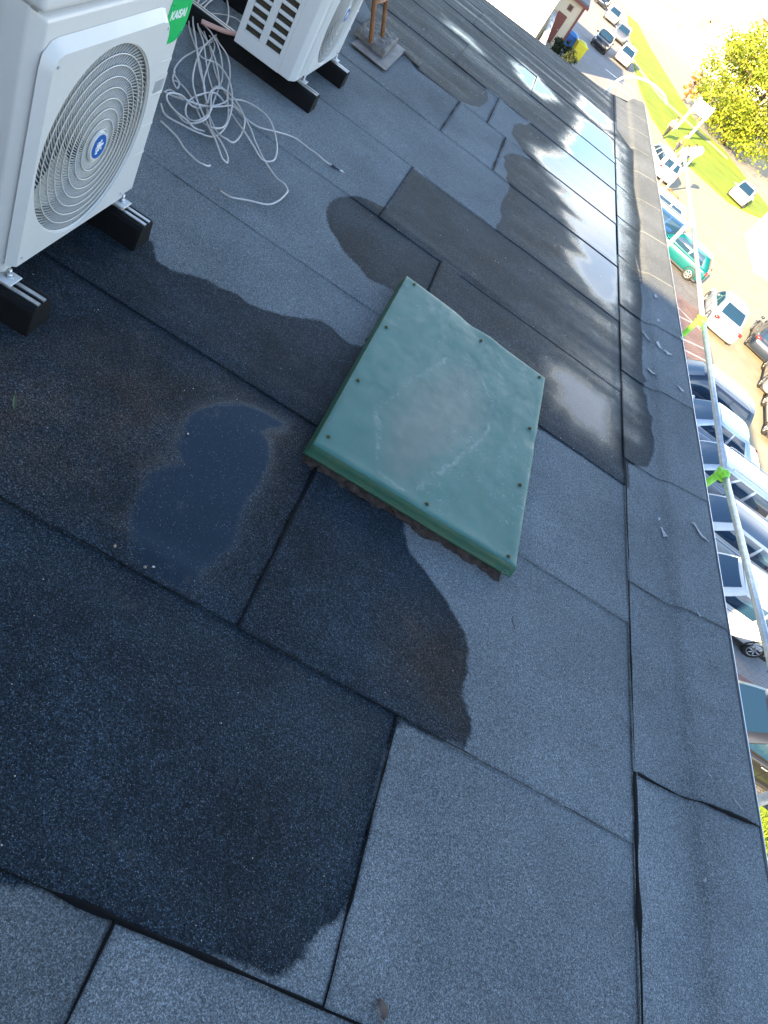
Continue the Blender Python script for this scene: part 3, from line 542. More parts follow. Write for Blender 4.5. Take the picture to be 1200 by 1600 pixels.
# matrix: text plane -> wall facing +x : text x -> +y , text y -> +z
def on_front(x, y, z, rot=0.):
    return Matrix.Translation((x, y, z)) @ Matrix(((0, 0, 1, 0), (1, 0, 0, 0), (0, 1, 0, 0), (0, 0, 0, 1))) @ Matrix.Rotation(rot, 4, 'Z')
def outdoor_unit(label, loc, y0, y1, z0, z1, depth, feet, back, gc, gr, sticker=True, louvre=True, side=-1):
    """loc = base at the middle of the front edge line; local x = out of the fan face"""
    T = thing('air_conditioner_unit', label, 'air conditioner', loc, 0, 'outdoor cooling units on rubber feet')
    xf = 0.; D = -depth
    # cabinet
    b = MB(); b.span((D, y0 + .0, z0), (xf - .075, y1, z1))
    if louvre:
        b = MB(); b.span((D, y0 + .035, z0), (xf - .10, y1, z1))
    b.build('cabinet', M_WHITE, T, .006)
    # front shell with the round opening
    gy, gz = gc; n = 96; f = MB(); V = []
    hy0, hy1, hz0, hz1 = y0, y1, z0, z1
    def sq(t):
        c, s_ = math.cos(t), math.sin(t); k = 1e9
        if c > 1e-9: k = min(k, (hy1 - .03 - gy) / c)
        if c < -1e-9: k = min(k, (hy0 + .03 - gy) / c)
        if s_ > 1e-9: k = min(k, (hz1 - .02 - gz) / s_)
        if s_ < -1e-9: k = min(k, (hz0 + .008 - gz) / s_)
        return gy + c * k, gz + s_ * k
    angs = sorted([2 * math.pi * i / n for i in range(n)] + [math.atan2(b_ - gz, a_ - gy) % (2 * math.pi) for a_ in (y0 + .03, y1 - .03) for b_ in (z0 + .008, z1 - .02)])
    N = len(angs)
    for t in angs:
        y, z = gy + gr * math.cos(t), gz + gr * math.sin(t); Y, Z = sq(t)
        oy = y0 if abs(Y - (y0 + .03)) < 1e-6 else (y1 if abs(Y - (y1 - .03)) < 1e-6 else Y)
        oz = z1 if abs(Z - (z1 - .02)) < 1e-6 else (z0 if abs(Z - (z0 + .008)) < 1e-6 else Z)
        V += [(xf - .07, gy + (gr - .012) * math.cos(t), gz + (gr - .012) * math.sin(t)), (xf - .006, y, z), (xf, gy + (gr + .006) * math.cos(t), gz + (gr + .006) * math.sin(t)), (xf, Y, Z), (xf - .030, oy, oz), (xf - .10, oy, oz)]
    F = []
    for i in range(N):
        j = (i + 1) % N
        for k in range(5): F.append((i * 6 + k, j * 6 + k, j * 6 + k + 1, i * 6 + k + 1))
    f.addm(V, [q[::-1] for q in F], False)
    fr = f.build('front_panel', M_WHITE, T, .006, 2)
    # raised bezel plate round the grille (left and top chamfers)
    w_ = gr + .012; b = MB()
    Y0, Y1, Z0, Z1 = max(gy - w_, y0 + .03), gy + w_, max(z0 + .004, gz - w_), gz + w_ + .005
    out = [(Y0 - .022, Z0), (Y0 - .022, Z1 - .03), (Y0 - .016, Z1 + .002), (Y0 + .014, Z1 + .026), (Y0 + .04, Z1 + .03), (Y1 - .05, Z1 + .030), (Y1 - .02, Z1 + .024), (Y1 + .004, Z1 - .002), (Y1 + .008, Z1 - .04), (Y1 + .008, Z0)]
    inn = [(Y0, Z0), (Y0, Z1 - .04), (Y0 + .005, Z1 - .018), (Y0 + .02, Z1 - .002), (Y0 + .045, Z1 + .004), (Y1 - .06, Z1 + .004), (Y1 - .03, Z1 - .002), (Y1 - .008, Z1 - .02), (Y1, Z1 - .05), (Y1, Z0)]
    k = len(out); V = [(xf + .001, a_, c_) for a_, c_ in out] + [(xf + .024, a_, c_) for a_, c_ in inn]
    F = [(i, i + 1, k + i + 1, k + i) for i in range(k - 1)]
    b.addm(V, F, True)
    # flat of the bezel with round hole : ring from inner outline to circle
    m = 96; VV = []; 
    def hit(t):
        best = None; c, s_ = math.cos(t), math.sin(t)
        P = inn + [inn[0]]
        for (ay, az), (by, bz) in zip(P[:-1], P[1:]):
            ey, ez = by - ay, bz - az; det = c * (-ez) + s_ * ey
            if abs(det) < 1e-12: continue
            u = ((ay - gy) * (-ez) + (az - gz) * ey) / det; v_ = (c * (az - gz) - s_ * (ay - gy)) / det
            if u > 0 and -1e-6 <= v_ <= 1 + 1e-6 and (best is None or u < best): best = u
        return (gy + c * best, gz + s_ * best)
    A = sorted([2 * math.pi * i / m for i in range(m)] + [math.atan2(z_ - gz, y_ - gy) % (2 * math.pi) for y_, z_ in inn])
    for t in A:
        h = hit(t); rad = min(gr, math.hypot(h[0] - gy, h[1] - gz) - .001)
        VV += [(xf + .024, *h), (xf + .0242, gy + rad * math.cos(t), gz + rad * math.sin(t)), (xf + .012, gy + (rad - .004) * math.cos(t), gz + (rad - .004) * math.sin(t))]
    M_ = len(A); F = []
    for i in range(M_):
        j = (i + 1) % M_; F += [(i * 3 + 1, j * 3 + 1, j * 3, i * 3), (i * 3 + 2, j * 3 + 2, j * 3 + 1, i * 3 + 1)]
    b.addm(VV, F, False)
    b.build('fan_bezel', M_WHITE, T)
    for (sy, sz) in ((Y0 + .018, Z1 - .022), (Y1 - .02, Z1 - .02), (Y0 + .018, Z0 + .025), (Y1 - .02, Z0 + .025)):
        b = MB(); b.cyl((xf + .0235, sy, sz), (xf + .0255, sy, sz), .0045, 10); b.build('bezel_screw', M_GREYL, T)
    # lid
    b = MB(); b.span((D - .008, y0 - .010, z1 + .004), (xf + .008, y1 + .010, z1 + .052)); b.build('lid', M_WHITE, T, .014, 3)
    b = MB(); b.span((D + .004, y0 + .004, z1 - .004), (xf - .012, y1 - .004, z1 + .006)); b.build('lid_joint', M_GREYL, T)
    # shroud, fan
    b = MB(); c = []
    for t in range(64):
        a = 2 * math.pi * t / 64
        for xx, rr in ((xf - .01, gr - .004), (xf - .05, gr - .012), (xf - .16, gr - .01)): c.append((xx, gy + rr * math.cos(a), gz + rr * math.sin(a)))
    b.addm(c, [(i * 3 + k, ((i + 1) % 64) * 3 + k, ((i + 1) % 64) * 3 + k + 1, i * 3 + k + 1) for i in range(64) for k in range(2)], True)
    b.build('shroud', M_SHROUD, T)
    b = MB(); c = [(xf - .099, gy + (gr + .0) * math.cos(2 * math.pi * t / 64), gz + (gr + .0) * math.sin(2 * math.pi * t / 64)) for t in range(64)]; b.poly(c); b.build('coil_back', M_SHROUD, T)
    fan = MB(); fan.cyl((xf - .085, gy, gz), (xf - .035, gy, gz), .06, 24); fh = fan.build('fan_hub', M_NAVY, T)
    for q in range(3):
        b = MB(); V = []; a0 = q * 2 * math.pi / 3 + .5
        for i in range(9):
            rr = .055 + (gr - .075) * i / 8
            for j in range(7):
                a = a0 + (j / 6) * (1.25 - .25 * i / 8) + .35 * i / 8
                V.append((xf - .088 + .045 * j / 6, gy + rr * math.cos(a), gz + rr * math.sin(a)))
        b.addm(V, [(i * 7 + j, i * 7 + j + 1, (i + 1) * 7 + j + 1, (i + 1) * 7 + j) for i in range(8) for j in range(6)], True)
        b.build('fan_blade', M_NAVY, T)
    # grille : domed rings and spiral vanes
    def dome(r_): return xf + .016 + .016 * (1 - (r_ / gr) ** 2)
    NR = 9
    for i in range(NR):
        r_ = .050 + (gr - .052) * i / (NR - 1)
        b = MB(); b.ring((dome(r_), gy, gz), r_, .0020 if i < NR - 1 else .0035, 'X', 72, 5); b.build('grille_ring', M_WHITE2, T)
    b = MB(); NV = 92
    for i in range(NV):
        a0 = 2 * math.pi * i / NV; pv = None; V = []
        for k in range(10):
            s_ = k / 9; rr = .045 + (gr - .047) * s_; a = a0 - 1.15 * s_ ** 1.15
            rad = Vector((0, math.cos(a), math.sin(a))); tan = Vector((0, -math.sin(a), math.cos(a)))
            c = Vector((dome(rr) - .003, gy, gz)) + rad * rr
            wv = .0011 + .0005 * s_
            for dx, dt in ((0, -wv), (0, wv), (-.004, wv), (-.004, -wv)): V.append(c + Vector((dx, 0, 0)) + tan * dt)
        b.addm(V, [(k * 4 + e, k * 4 + (e + 1) % 4, (k + 1) * 4 + (e + 1) % 4, (k + 1) * 4 + e) for k in range(9) for e in range(4)], False)
    b.build('grille_vanes', M_WHITE2, T, kind='stuff')
    # centre badge
    b = MB(); b.cyl((xf + .022, gy, gz), (xf + .036, gy, gz), .047, 40, .045); bd = b.build('badge', M_WHITE, T)
    b = MB(); b.cyl((xf + .036, gy, gz), (xf + .0375, gy, gz), .037, 40); b.build('badge_disc', M_BLUE, bd)
    b = MB()
    for (yy, zz, ww, hh) in ((-.008, .014, .020, .006), (.004, .006, .030, .006), (-.003, -.002, .034, .006), (-.009, -.010, .018, .006), (.010, -.006, .008, .010), (-.014, .004, .005, .026), (-.012, -.018, .012, .005), (.004, .018, .006, .008)):
        b.span((xf + .0375, gy + yy - ww / 2, gz + zz - hh / 2), (xf + .0383, gy + yy + ww / 2, gz + zz + hh / 2))
    b.build('badge_emblem', M_PRINT, bd)
    # embossed service panel
    if sticker:
        for zz in (z0 + .16, z0 + .27, z0 + .38, z0 + .49):
            b = MB(); b.span((xf, gy + gr + .03, zz), (xf + .003, y1 - .036, zz + .012)); b.build('embossed_rib', M_WHITE, T, .002, 1)
        b = MB(); b.span((xf, gy + gr + .025, z1 - .36), (xf + .0015, y1 - .03, z1 - .29)); b.build('label_plate', M_WHITE2, T, .001, 1)
        b = MB(); b.span((xf + .0015, gy + gr + .040, z1 - .347), (xf + .0025, y1 - .045, z1 - .305)); b.build('rating_plate', M_GREYL, T)
        # green leaf shaped sticker
        sy0, sy1, sz0, sz1 = y1 - .152, y1 - .004, z1 - .185, z1 - .012
        pts = []
        rr = .07
        for k in range(9): a = math.pi + (-math.pi / 2) * k / 8; pts.append((sy0 + rr + rr * math.cos(a), sz1 - rr + rr * math.sin(a)))
        pts.append((sy1, sz1))
        for k in range(9): a = 0 - math.pi / 2 * k / 8; pts.append((sy1 - rr + rr * math.cos(a), sz0 + rr + rr * math.sin(a)))
        pts.append((sy0, sz0))
        b = MB(); k = len(pts); b.addm([(xf + .0022, a, c) for a, c in pts] + [(xf, a, c) for a, c in pts], [tuple(range(k))[::-1]] + [(i, (i + 1) % k, (i + 1) % k + k, i + k) for i in range(k)]); sk = b.build('brand_sticker', M_GREEN, T)
        text_mesh('KAISAI', .036, 'sticker_lettering', M_PRINT, sk, on_front(xf + .0026, (sy0 + sy1) / 2 - .006, (sz0 + sz1) / 2, 0), .0006)
    if louvre:
        # louvred side with rows of slots
        b = MB(); yy = y0; X0, X1 = D, xf - .10
        cols = [(D + .035, D + .035 + (depth - .20) / 2), (D + .075 + (depth - .20) / 2, xf - .125)]
        nrow = 13; zb, zt = z0 + .075, z1 - .045; ph = (zt - zb) / nrow
        xs = [X0, cols[0][0], cols[0][1], cols[1][0], cols[1][1], X1]
        b.span((X0, yy, z0), (X1, yy + .012, zb)); b.span((X0, yy, zt), (X1, yy + .012, z1))
        for a_, c_ in ((xs[0], xs[1]), (xs[2], xs[3]), (xs[4], xs[5])): b.span((a_, yy, zb), (c_, yy + .012, zt))
        for i in range(nrow + 1):
            for a_, c_ in cols:
                zz = zb + i * ph
                b.span((a_, yy + .0005, max(zb, zz - .009)), (c_, yy + .0125, min(zt, zz + .009)))
        b.build('side_grille', M_WHITE, T, .002, 1)
        b = MB(); b.span((X0 + .01, yy + .022, z0 + .01), (X1 - .01, yy + .034, z1 - .01)); b.build('coil', M_LOUVRE, T)
        b = MB()
        for (a_, c_) in cols:
            for i in range(nrow * 3):
                zz = zb + (i + .5) * ph / 3; b.span((a_, yy + .0135, zz - .0007), (c_, yy + .0215, zz + .0007))
        b.build('coil_fins', plain('coil_fin', (.10, .09, .06), .5, .3) if not bpy.data.materials.get('coil_fin') else bpy.data.materials['coil_fin'], T, kind='stuff')
    # feet
    for fy in feet:
        b = MB(); x0, x1 = back, .12; V = []
        prof = [(-.062, 0), (-.060, .03), (-.052, .085), (-.040, .097), (.040, .097), (.052, .085), (.060, .03), (.062, 0)]
        for xx, k in ((x0, .96), (x0 + .01, 1), (x1 - .014, 1), (x1, .9)):
            for (py, pz) in prof: V.append((xx, fy + py * (k if pz else 1), pz * (1 if k == 1 else .985)))
        n8 = 8; F = [(i * n8 + j, i * n8 + (j + 1) % n8, (i + 1) * n8 + (j + 1) % n8, (i + 1) * n8 + j) for i in range(3) for j in range(n8)]
        F += [tuple(range(8))[::-1], tuple(range(24, 32))]
        b.addm(V, F); ft = b.build('rubber_foot', M_RUBBER, T, .003, 2)
        r_ = MB()
        for s_ in (-1, 1): r_.span((x0 + .02, fy + s_ * .008, .090), (x1 - .004, fy + s_ * .022, .1015))
        r_.span((x0 + .02, fy - .008, .088), (x1 - .004, fy + .008, .0945)); r_.build('mounting_rail', M_ALU, ft)
        br = MB(); br.span((-.06, fy - .030, .112), (.032, fy + .030, .117)); br.span((-.06, fy - .022, .1015), (.022, fy + .022, .112)); bt = br.build('foot_bracket', M_WHITE, T, .004, 2)
        bo = MB(); bo.cyl((.006, fy + .004, .1165), (.006, fy + .004, .1195), .013, 16); bo.cyl((.006, fy + .004, .119), (.006, fy + .004, .128), .0085, 6); bo.cyl((.006, fy + .004, .118), (.006, fy + .004, .145), .0048, 10); bo.build('bolt', M_ZINC, bt)
    return T
ac1 = outdoor_unit('nearest white outdoor unit with green KAISAI sticker and large round fan grille', (-.868, 0, 0), 1.612, 2.425, .128, .868, .36, (1.655, 2.315), -.50, (1.955, .470), .290, True, False)
ac2 = outdoor_unit('farther white outdoor unit with dark slots in its side, beside the rusty ladder', (-.868, 0, 0), 4.215, 5.165, .128, .868, .375, (4.40, 5.06), -.75, (4.63, .470), .290, True, True)
# pale pipe behind the farther unit
mb = MB(); mb.tube(catmull([(-.40, 4.36, .12), (-.46, 4.34, .10), (-.52, 4.33, .085), (-.60, 4.32, .07)]), .013, 10)
mb.build('refrigerant_pipe', plain('pink_insulation', (.55, .32, .27), .7), ac2)
# ================================================================== CABLES
def cable_pts(P, seed, hang=0.0, lift=.035):
    out = []; n = len(P)
    for i, (x, y) in enumerate(P):
        q = float(vn(np.array([seed * 7.3 + i * .55]), np.array([seed * 1.9]))[0])
        z = .012 + lift * q * min(1, i / 2, (n - 1 - i) / 2 if not hang else 1)
        if hang: z += hang * max(0, (i - (n - 4)) / 3) ** 1.5
        # keep the traced place while lifting: shift towards the camera foot point is not needed at these heights
        out.append((x, y, z))
    return catmull(out, 7)
kb = thing('cable_bundle', 'tangled heap of off-white cables in loose loops between the two outdoor units', 'cable', (-.8, 3.4, 0))
ko = Vector((-.8, 3.4, 0))
for i, k in enumerate([k for k in CAB if k.startswith('s')]):
    P = [p - ko for p in cable_pts(CAB[k], i + 1, 0, .05)]
    mb = MB(); mb.tube(P, .0043, 8); mb.build('cable_strand', M_CABLE, kb)
def cable_thing(key, label, seed, tip=None):
    P = cable_pts(CAB[key], seed, 0, .03); o = P[0].copy(); o.z = 0
    T = thing('cable', label, 'cable', o)
    mb = MB(); mb.tube([p - o for p in P], .0043, 8); mb.build('cable_sheath', M_CABLE, T)
    a, b = P[0] - o, P[1] - o; d = (a - b).normalized()
    if tip == 'plug':
        mb = MB(); mb.cyl(a, a + d * .05, .0075, 10, .005); mb.build('plug', M_NAVY, T)
        for s in (-1, 0, 1):
            mb = MB(); mb.tube([a + d * .05, a + d * .075 + Vector((s * .008, -s * .006, .004))], .0016, 5); mb.build('wire_end', M_PRINT, T)
    else:
        mb = MB(); mb.tube([a, a + d * .02 + Vector((0, 0, .004))], .002, 6); mb.build('wire_end', M_RUST, T)
    return T
cable_thing('lone', 'short single off-white cable beside the nearest unit, lying left of the tangle', 21)
cable_thing('hooked', 'off-white cable whose loose end hooks back towards the nearest unit', 22)
cable_thing('plug', 'off-white cable running out of the tangle to a dark plug with bare wire ends', 23, 'plug')

# ================================================================== LADDER, SLAB, SHEET
def slab():
    T = thing('brown_sheet', 'flat dark brown metal sheet lying under the mossy slab', 'metal sheet', (-.78, 6.25, 0))
    mb = MB(); o = Vector((-.78, 6.25, 0))
    P = [Vector((x, y, 0)) - o for x, y in SHEET]
    z = .018
    mb.addm([(p.x, p.y, z) for p in P] + [(p.x, p.y, z + .006) for p in P], [(3, 2, 1, 0), (4, 5, 6, 7)] + [(i, (i + 1) % 4, (i + 1) % 4 + 4, i + 4) for i in range(4)])
    mb.build('sheet_plate', M_SHEET, T)
    T = thing('concrete_slab', 'rough mossy concrete slab carrying the foot of the rusty ladder', 'slab', (-.86, 6.3, .024))
    o = Vector((-.86, 6.3, 0)); mb = MB(); n = 26; P = [Vector((x, y, 0)) - o for x, y in SLAB]; V = []
    P = [P[1], P[0], P[3], P[2]]
    for j in range(n):
        for i in range(n):
            u, v = i / (n - 1), j / (n - 1); p = P[0].lerp(P[1], u).lerp(P[3].lerp(P[2], u), v)
            e = .0 if 0 < i < n - 1 and 0 < j < n - 1 else 1
            zz = .052 + .035 * float(fbm(np.array([p.x * 22]), np.array([p.y * 22]), 3)[0]) - .012 * e
            V.append((p.x, p.y, zz))
    idx = lambda i, j: j * n + i
    F = [(idx(i, j), idx(i + 1, j), idx(i + 1, j + 1), idx(i, j + 1)) for j in range(n - 1) for i in range(n - 1)]
    lp = [idx(i, 0) for i in range(n)] + [idx(n - 1, j) for j in range(1, n)] + [idx(i, n - 1) for i in range(n - 2, -1, -1)] + [idx(0, j) for j in range(n - 2, 0, -1)]
    b = len(V); V += [(V[q][0] * 1.02, V[q][1] * 1.02, 0) for q in lp]; k = len(lp)
    F += [(lp[(i + 1) % k], lp[i], b + i, b + (i + 1) % k) for i in range(k)]
    mb.addm(V, F); mb.build('slab_body', M_SLAB, T)
slab()
T = thing('ladder', 'rusty steel ladder with two rails standing on the mossy slab and leaning left', 'ladder', (-.82, 6.3, .07))
o = Vector((-.82, 6.3, 0)); ln = Vector((-.45, .04, 1.)); pp = [Vector((x, y, .07)) - Vector((o.x, o.y, .07)) for x, y in POSTS]
for p in pp:
    mb = MB(); mb.tube([p, p + ln * 3.1], .018, 8); mb.build('ladder_rail', M_RUST, T)
for k in range(9):
    mb = MB(); h = .22 + k * .32; mb.cyl(pp[0] + ln * h, pp[1] + ln * h, .011, 8); mb.build('rung', M_RUST, T)
mb = MB(); c = [Vector((*p, 0)) for p in STUB]; mid = (c[0] + c[1]) / 2
mb.tube([c[0] - mid + Vector((0, 0, .02)), c[1] - mid + Vector((0, 0, .02))], .018, 10)
o = mb.build('pipe_offcut', M_SLAB); o.location = mid; prop(o, label='short grey pipe offcut lying right of the mossy slab', category='pipe')

# ================================================================== SMALL THINGS ON THE ROOF
def rz_(x, y): return float(relief(np.array([x]), np.array([y]))[0])
def leaf(p, L, W, rot, mat, label, curl=.3):
    mb = MB(); n = 10; V = []
    for i in range(n + 1):
        t = i / n; wd = W * math.sin(math.pi * min(1, t * .97 + .02)) ** .8; x = (t - .5) * L
        for s in (-1, -.5, 0, .5, 1): V.append((x, s * wd / 2, curl * W * (s * s) * .5 + .12 * W * math.sin(t * 5) + (.0 if s else -.08 * W)))
    mb.addm(V, [(i * 5 + k, i * 5 + k + 1, (i + 1) * 5 + k + 1, (i + 1) * 5 + k) for i in range(n) for k in range(4)], True)
    T = thing('leaf', label, 'leaf', (p[0], p[1], rz_(*p) + .009), rot)
    mb.build('blade', mat, T); mb = MB(); mb.tube([(-L * .5, 0, 0), (-L * .75, W * .1, .002)], .0012, 5); mb.build('stalk', mat, T)
leaf(DEB[0], .040, .026, R(120), plain('dead_leaf', (.20, .15, .12), .7, var=.3, scale=60), 'curled dead brown leaf near the bottom edge of the roof', .9)
leaf(DEB[1], .055, .011, R(-58), plain('green_leaf', (.055, .075, .035), .6, var=.2), 'narrow green leaf on the damp roof below the nearest unit', .3)
def pebble(p, r, col, label):
    mb = MB(); mb.sphere((0, 0, r * .6), (r, r * .8, r * .6), 8, 6)
    mb.v = [tuple(c * (1 + rnd.uniform(-.18, .18)) for c in v) for v in mb.v]
    o = mb.build('pebble', col); o.location = (p[0], p[1], rz_(*p) + .006); o.rotation_euler.z = rnd.uniform(0, 6); prop(o, label=label, category='pebble')
MP1 = plain('tan_pebble', (.36, .24, .16), .8, var=.3, scale=80); MP2 = plain('pale_pebble', (.62, .55, .48), .8, var=.2, scale=80)
pebble(DEB[2], .005, MP1, 'tan crumb at the puddle rim beside the sheet joint, farthest left')
pebble(DEB[3], .005, MP1, 'rust brown crumb lying at the lower rim of the dark puddle')
pebble(DEB[4], .0038, MP2, 'small pale crumb right of the rust brown one')
pebble(DEB[5], .0035, MP2, 'tiny white crumb at the upper left rim of the dark puddle')
pebble(DEB[7], .003, MP1, 'tiny orange crumb on the dry membrane below the hatch')
def twig(p, L, rot, label):
    mb = MB(); mb.tube(catmull([(-L / 2, 0, .002), (-L * .2, L * .06, .005), (L * .2, L * .05, .003), (L / 2, -L * .06, .004)]), .0012, 6)
    o = mb.build('twig', M_MOSS); o.location = (p[0], p[1], rz_(*p) + .006); o.rotation_euler.z = rot; prop(o, label=label, category='twig', group='twigs by the long puddle' if L > .08 else None)
twig(DEB[6], .055, R(115), 'thin dark curved twig on the dry membrane below the hatch')
for (x_, y_, L_, r_) in ((1.845, 5.75, .12, 40), (1.80, 5.66, .09, 65), (1.87, 5.60, .10, 20)):
    twig((x_, y_), L_, R(r_), {40: 'longest dark twig at the foot of the parapet', 65: 'short dark twig nearest the long puddle', 20: 'dark twig closest to the camera among those under the parapet'}[r_])
mb = MB()
for i in range(420):
    y = rnd.uniform(.1, 8) ; x = rnd.uniform(-1.3, 1.6); r = rnd.uniform(.0008, .0022) * (1 + y * .12)
    z = rz_(x, y) + .006
    V = [(x + r * math.cos(a) * rnd.uniform(.6, 1.2), y + r * math.sin(a) * rnd.uniform(.6, 1.2), z) for a in (0, 1.6, 3.1, 4.7)] + [(x, y, z + r)]
    mb.addm(V, [(0, 1, 4), (1, 2, 4), (2, 3, 4), (3, 0, 4)])
o = mb.build('grit', MP2, None, kind='stuff'); prop(o, label='scattered pale grit on the roof membrane', category='grit')
# bent white cable at the far corner
mb = MB(); mb.tube(catmull([(1.53, 11.5, .02), (1.55, 11.6, -.02), (1.57, 11.7, .08), (1.63, 11.8, .19), (1.76, 12.0, .25), (1.94, 12.2, .29), (2.15, 12.4, .30), (2.40, 12.55, .27), (2.52, 12.62, .2)]), .017, 10)
o = mb.build('bent_hose', M_PRINT); prop(o, label='white hose arching over the far corner of the roof', category='hose')

# ================================================================== SCAFFOLD RAIL
T = thing('scaffold', 'galvanised scaffold tubes with lime green clamps standing outside the parapet', 'scaffold', (3.0, 4.42, -7.8))
o = Vector((3.0, 4.42, -7.8))
RZ = lambda y: float(np.interp(y, [-.6, 1.93, 4.42, 4.45, 6.76, 9.10, 11.45], [-.19, -.262, -.345, -.35, -.26, -.13, -.02]))
NODE = [(-.6, 0), (1.93, 0), (4.42, 1), (6.76, 1), (9.10, 2), (11.45, 3)]
for (a, _), (b, _) in zip(NODE[:-1], NODE[1:]):
    mb = MB(); mb.cyl(Vector((3.0, a + .02, RZ(a))) - o, Vector((3.0, b - .02, RZ(b))) - o, .0242, 14); mb.build('guard_rail', M_GALV, T)
for y, kind in NODE:
    mb = MB(); top = RZ(y) + .03
    mb.cyl(Vector((2.96, y, -7.8)) - o, Vector((2.96, y, top - .55)) - o, .0242, 12); mb.build('standard', M_GALV, T)
    mb = MB(); mb.cyl(Vector((2.96, y, top - .55)) - o, Vector((2.96, y, top)) - o, .027, 12); mb.build('standard_head', M_CLAMP if kind in (1,) else M_GALV, T)
    mb = MB(); c = Vector((2.985, y, RZ(y))) - o
    mb.ring(c, .034, .013, 'Y', 20, 8); mb.ring(c + Vector((-.01, 0, -.03)), .036, .013, 'Z', 20, 8)
    mb.box(c + Vector((-.035, .0, .012)), (.05, .055, .03)); mb.cyl(c + Vector((-.04, .0, .0)), c + Vector((-.04, -.05, .045)), .009, 8)
    mb.sphere(c + Vector((.004, 0, .004)), (.040, .05, .040), 14, 8)
    mb.build('clamp', M_CLAMP if kind == 1 else M_GALV, T)
for (a, _), (b, _) in zip(NODE[2:4], NODE[3:5]):
    mb = MB(); mb.cyl(Vector((2.93, a, -1.9)) - o, Vector((2.93, b, -1.9)) - o, .024, 10); mb.build('lower_rail', M_GALV, T)
mb = MB(); mb.cyl(Vector((2.8, 8.6, -.75)) - o, Vector((3.0, 8.62, -.72)) - o, .035, 12); mb.build('yellow_cap', M_YEL, T)

# ================================================================== GROUND
GZ = -7.8
def ground_mat(name, col, var=.12, brick=None, scale=1.2):
    t = NT(name); f = t.rng(t.noise(scale, 5, .65), .3, .7, 1 - var, 1 + var); f2 = t.rng(t.noise(60, 3), .3, .7, .85, 1.15)
    c = t.mul(t.mul(col, f), f2)
    t.l(t.bump(t.noise(80, 3), .4, .004), t.p.inputs['Normal'])
    return t.out(Base_Color=c, Roughness=.9)
def brick_mat(name, c1, c2, mortar, sc):
    t = NT(name); b = t.n('ShaderNodeTexBrick'); t.l(t.tc.outputs['Object'], b.inputs['Vector'])
    b.inputs['Scale'].default_value = sc; b.inputs['Color1'].default_value = (*c1, 1); b.inputs['Color2'].default_value = (*c2, 1); b.inputs['Mortar'].default_value = (*mortar, 1)
    b.inputs['Mortar Size'].default_value = .02; b.inputs['Brick Width'].default_value = .2 ; b.inputs['Row Height'].default_value = .1
    c = t.mul(b.outputs['Color'], t.rng(t.noise(1.5, 4), .3, .7, .85, 1.15))
    t.l(t.bump(b.outputs['Fac'], -.5, .006), t.p.inputs['Normal'])
    return t.out(Base_Color=c, Roughness=.9)
M_GROUND = ground_mat('pale_concrete_ground', (.33, .30, .215))
M_ASPH = ground_mat('grey_asphalt', (.27, .26, .25))
M_PAVE = brick_mat('grey_pavers', (.25, .25, .26), (.20, .20, .21), (.09, .09, .09), 1.)
M_RED = brick_mat('red_pavers', (.27, .17, .15), (.22, .14, .13), (.10, .08, .08), 1.)
M_LINE = ground_mat('worn_line_paint', (.40, .36, .36), .2, scale=4)
M_GRASS = ground_mat('lawn_green', (.19, .27, .014), .3, scale=.5)
def flat(name, pts, z, mat, kind='structure', thick=None, parent=None):
    mb = MB(); n = len(pts)
    mb.addm([(x, y, z) for x, y in pts] + ([(x, y, z - thick) for x, y in pts] if thick else []), [tuple(range(n))] + ([(i, i + n, (i + 1) % n + n, (i + 1) % n) for i in range(n)] if thick else []))
    o = mb.build(name, mat, parent)
    if kind: o['kind'] = kind
    return o
flat('ground', [(-600, -300), (900, -300), (900, 1100), (-600, 1100)], GZ - .012, M_GROUND)
flat('asphalt_road', [(2.4, -40), (12.2, -40), (12.2, 62), (12.4, 125), (3.9, 125), (3.9, 62), (2.4, 62)], GZ - .008, M_ASPH)
flat('car_park_paving', [(10.2, -40), (15.0, -40), (15.0, 47.), (10.2, 47.)], GZ - .004, M_PAVE)
flat('red_paver_band', [(10.25, 27.2), (14.9, 27.2), (14.9, 34.4), (10.25, 34.4)], GZ, M_RED)
for k, (x0, y0, x1, y1) in enumerate(((10.5, 34.0, 14.6, 32.1), (10.5, 30.6, 14.8, 32.6), (10.5, 28.3, 14.6, 30.4), (10.5, 27.6, 14.7, 29.3))):
    d = Vector((y0 - y1, x1 - x0, 0)).normalized() * .06
    flat('painted_bay_line', [(x0 - d.x, y0 - d.y), (x1 - d.x, y1 - d.y), (x1 + d.x, y1 + d.y), (x0 + d.x, y0 + d.y)], GZ + .004, M_LINE)
for (x0, y0, x1, y1) in ((8.8, 70.5, 11.8, 71.2), (8.6, 74.0, 11.8, 74.8), (9.2, 66, 12, 66.7)):
    flat('painted_road_line', [(x0, y0), (x1, y1), (x1, y1 + .25), (x0, y0 + .25)], GZ - .003, M_PRINT)
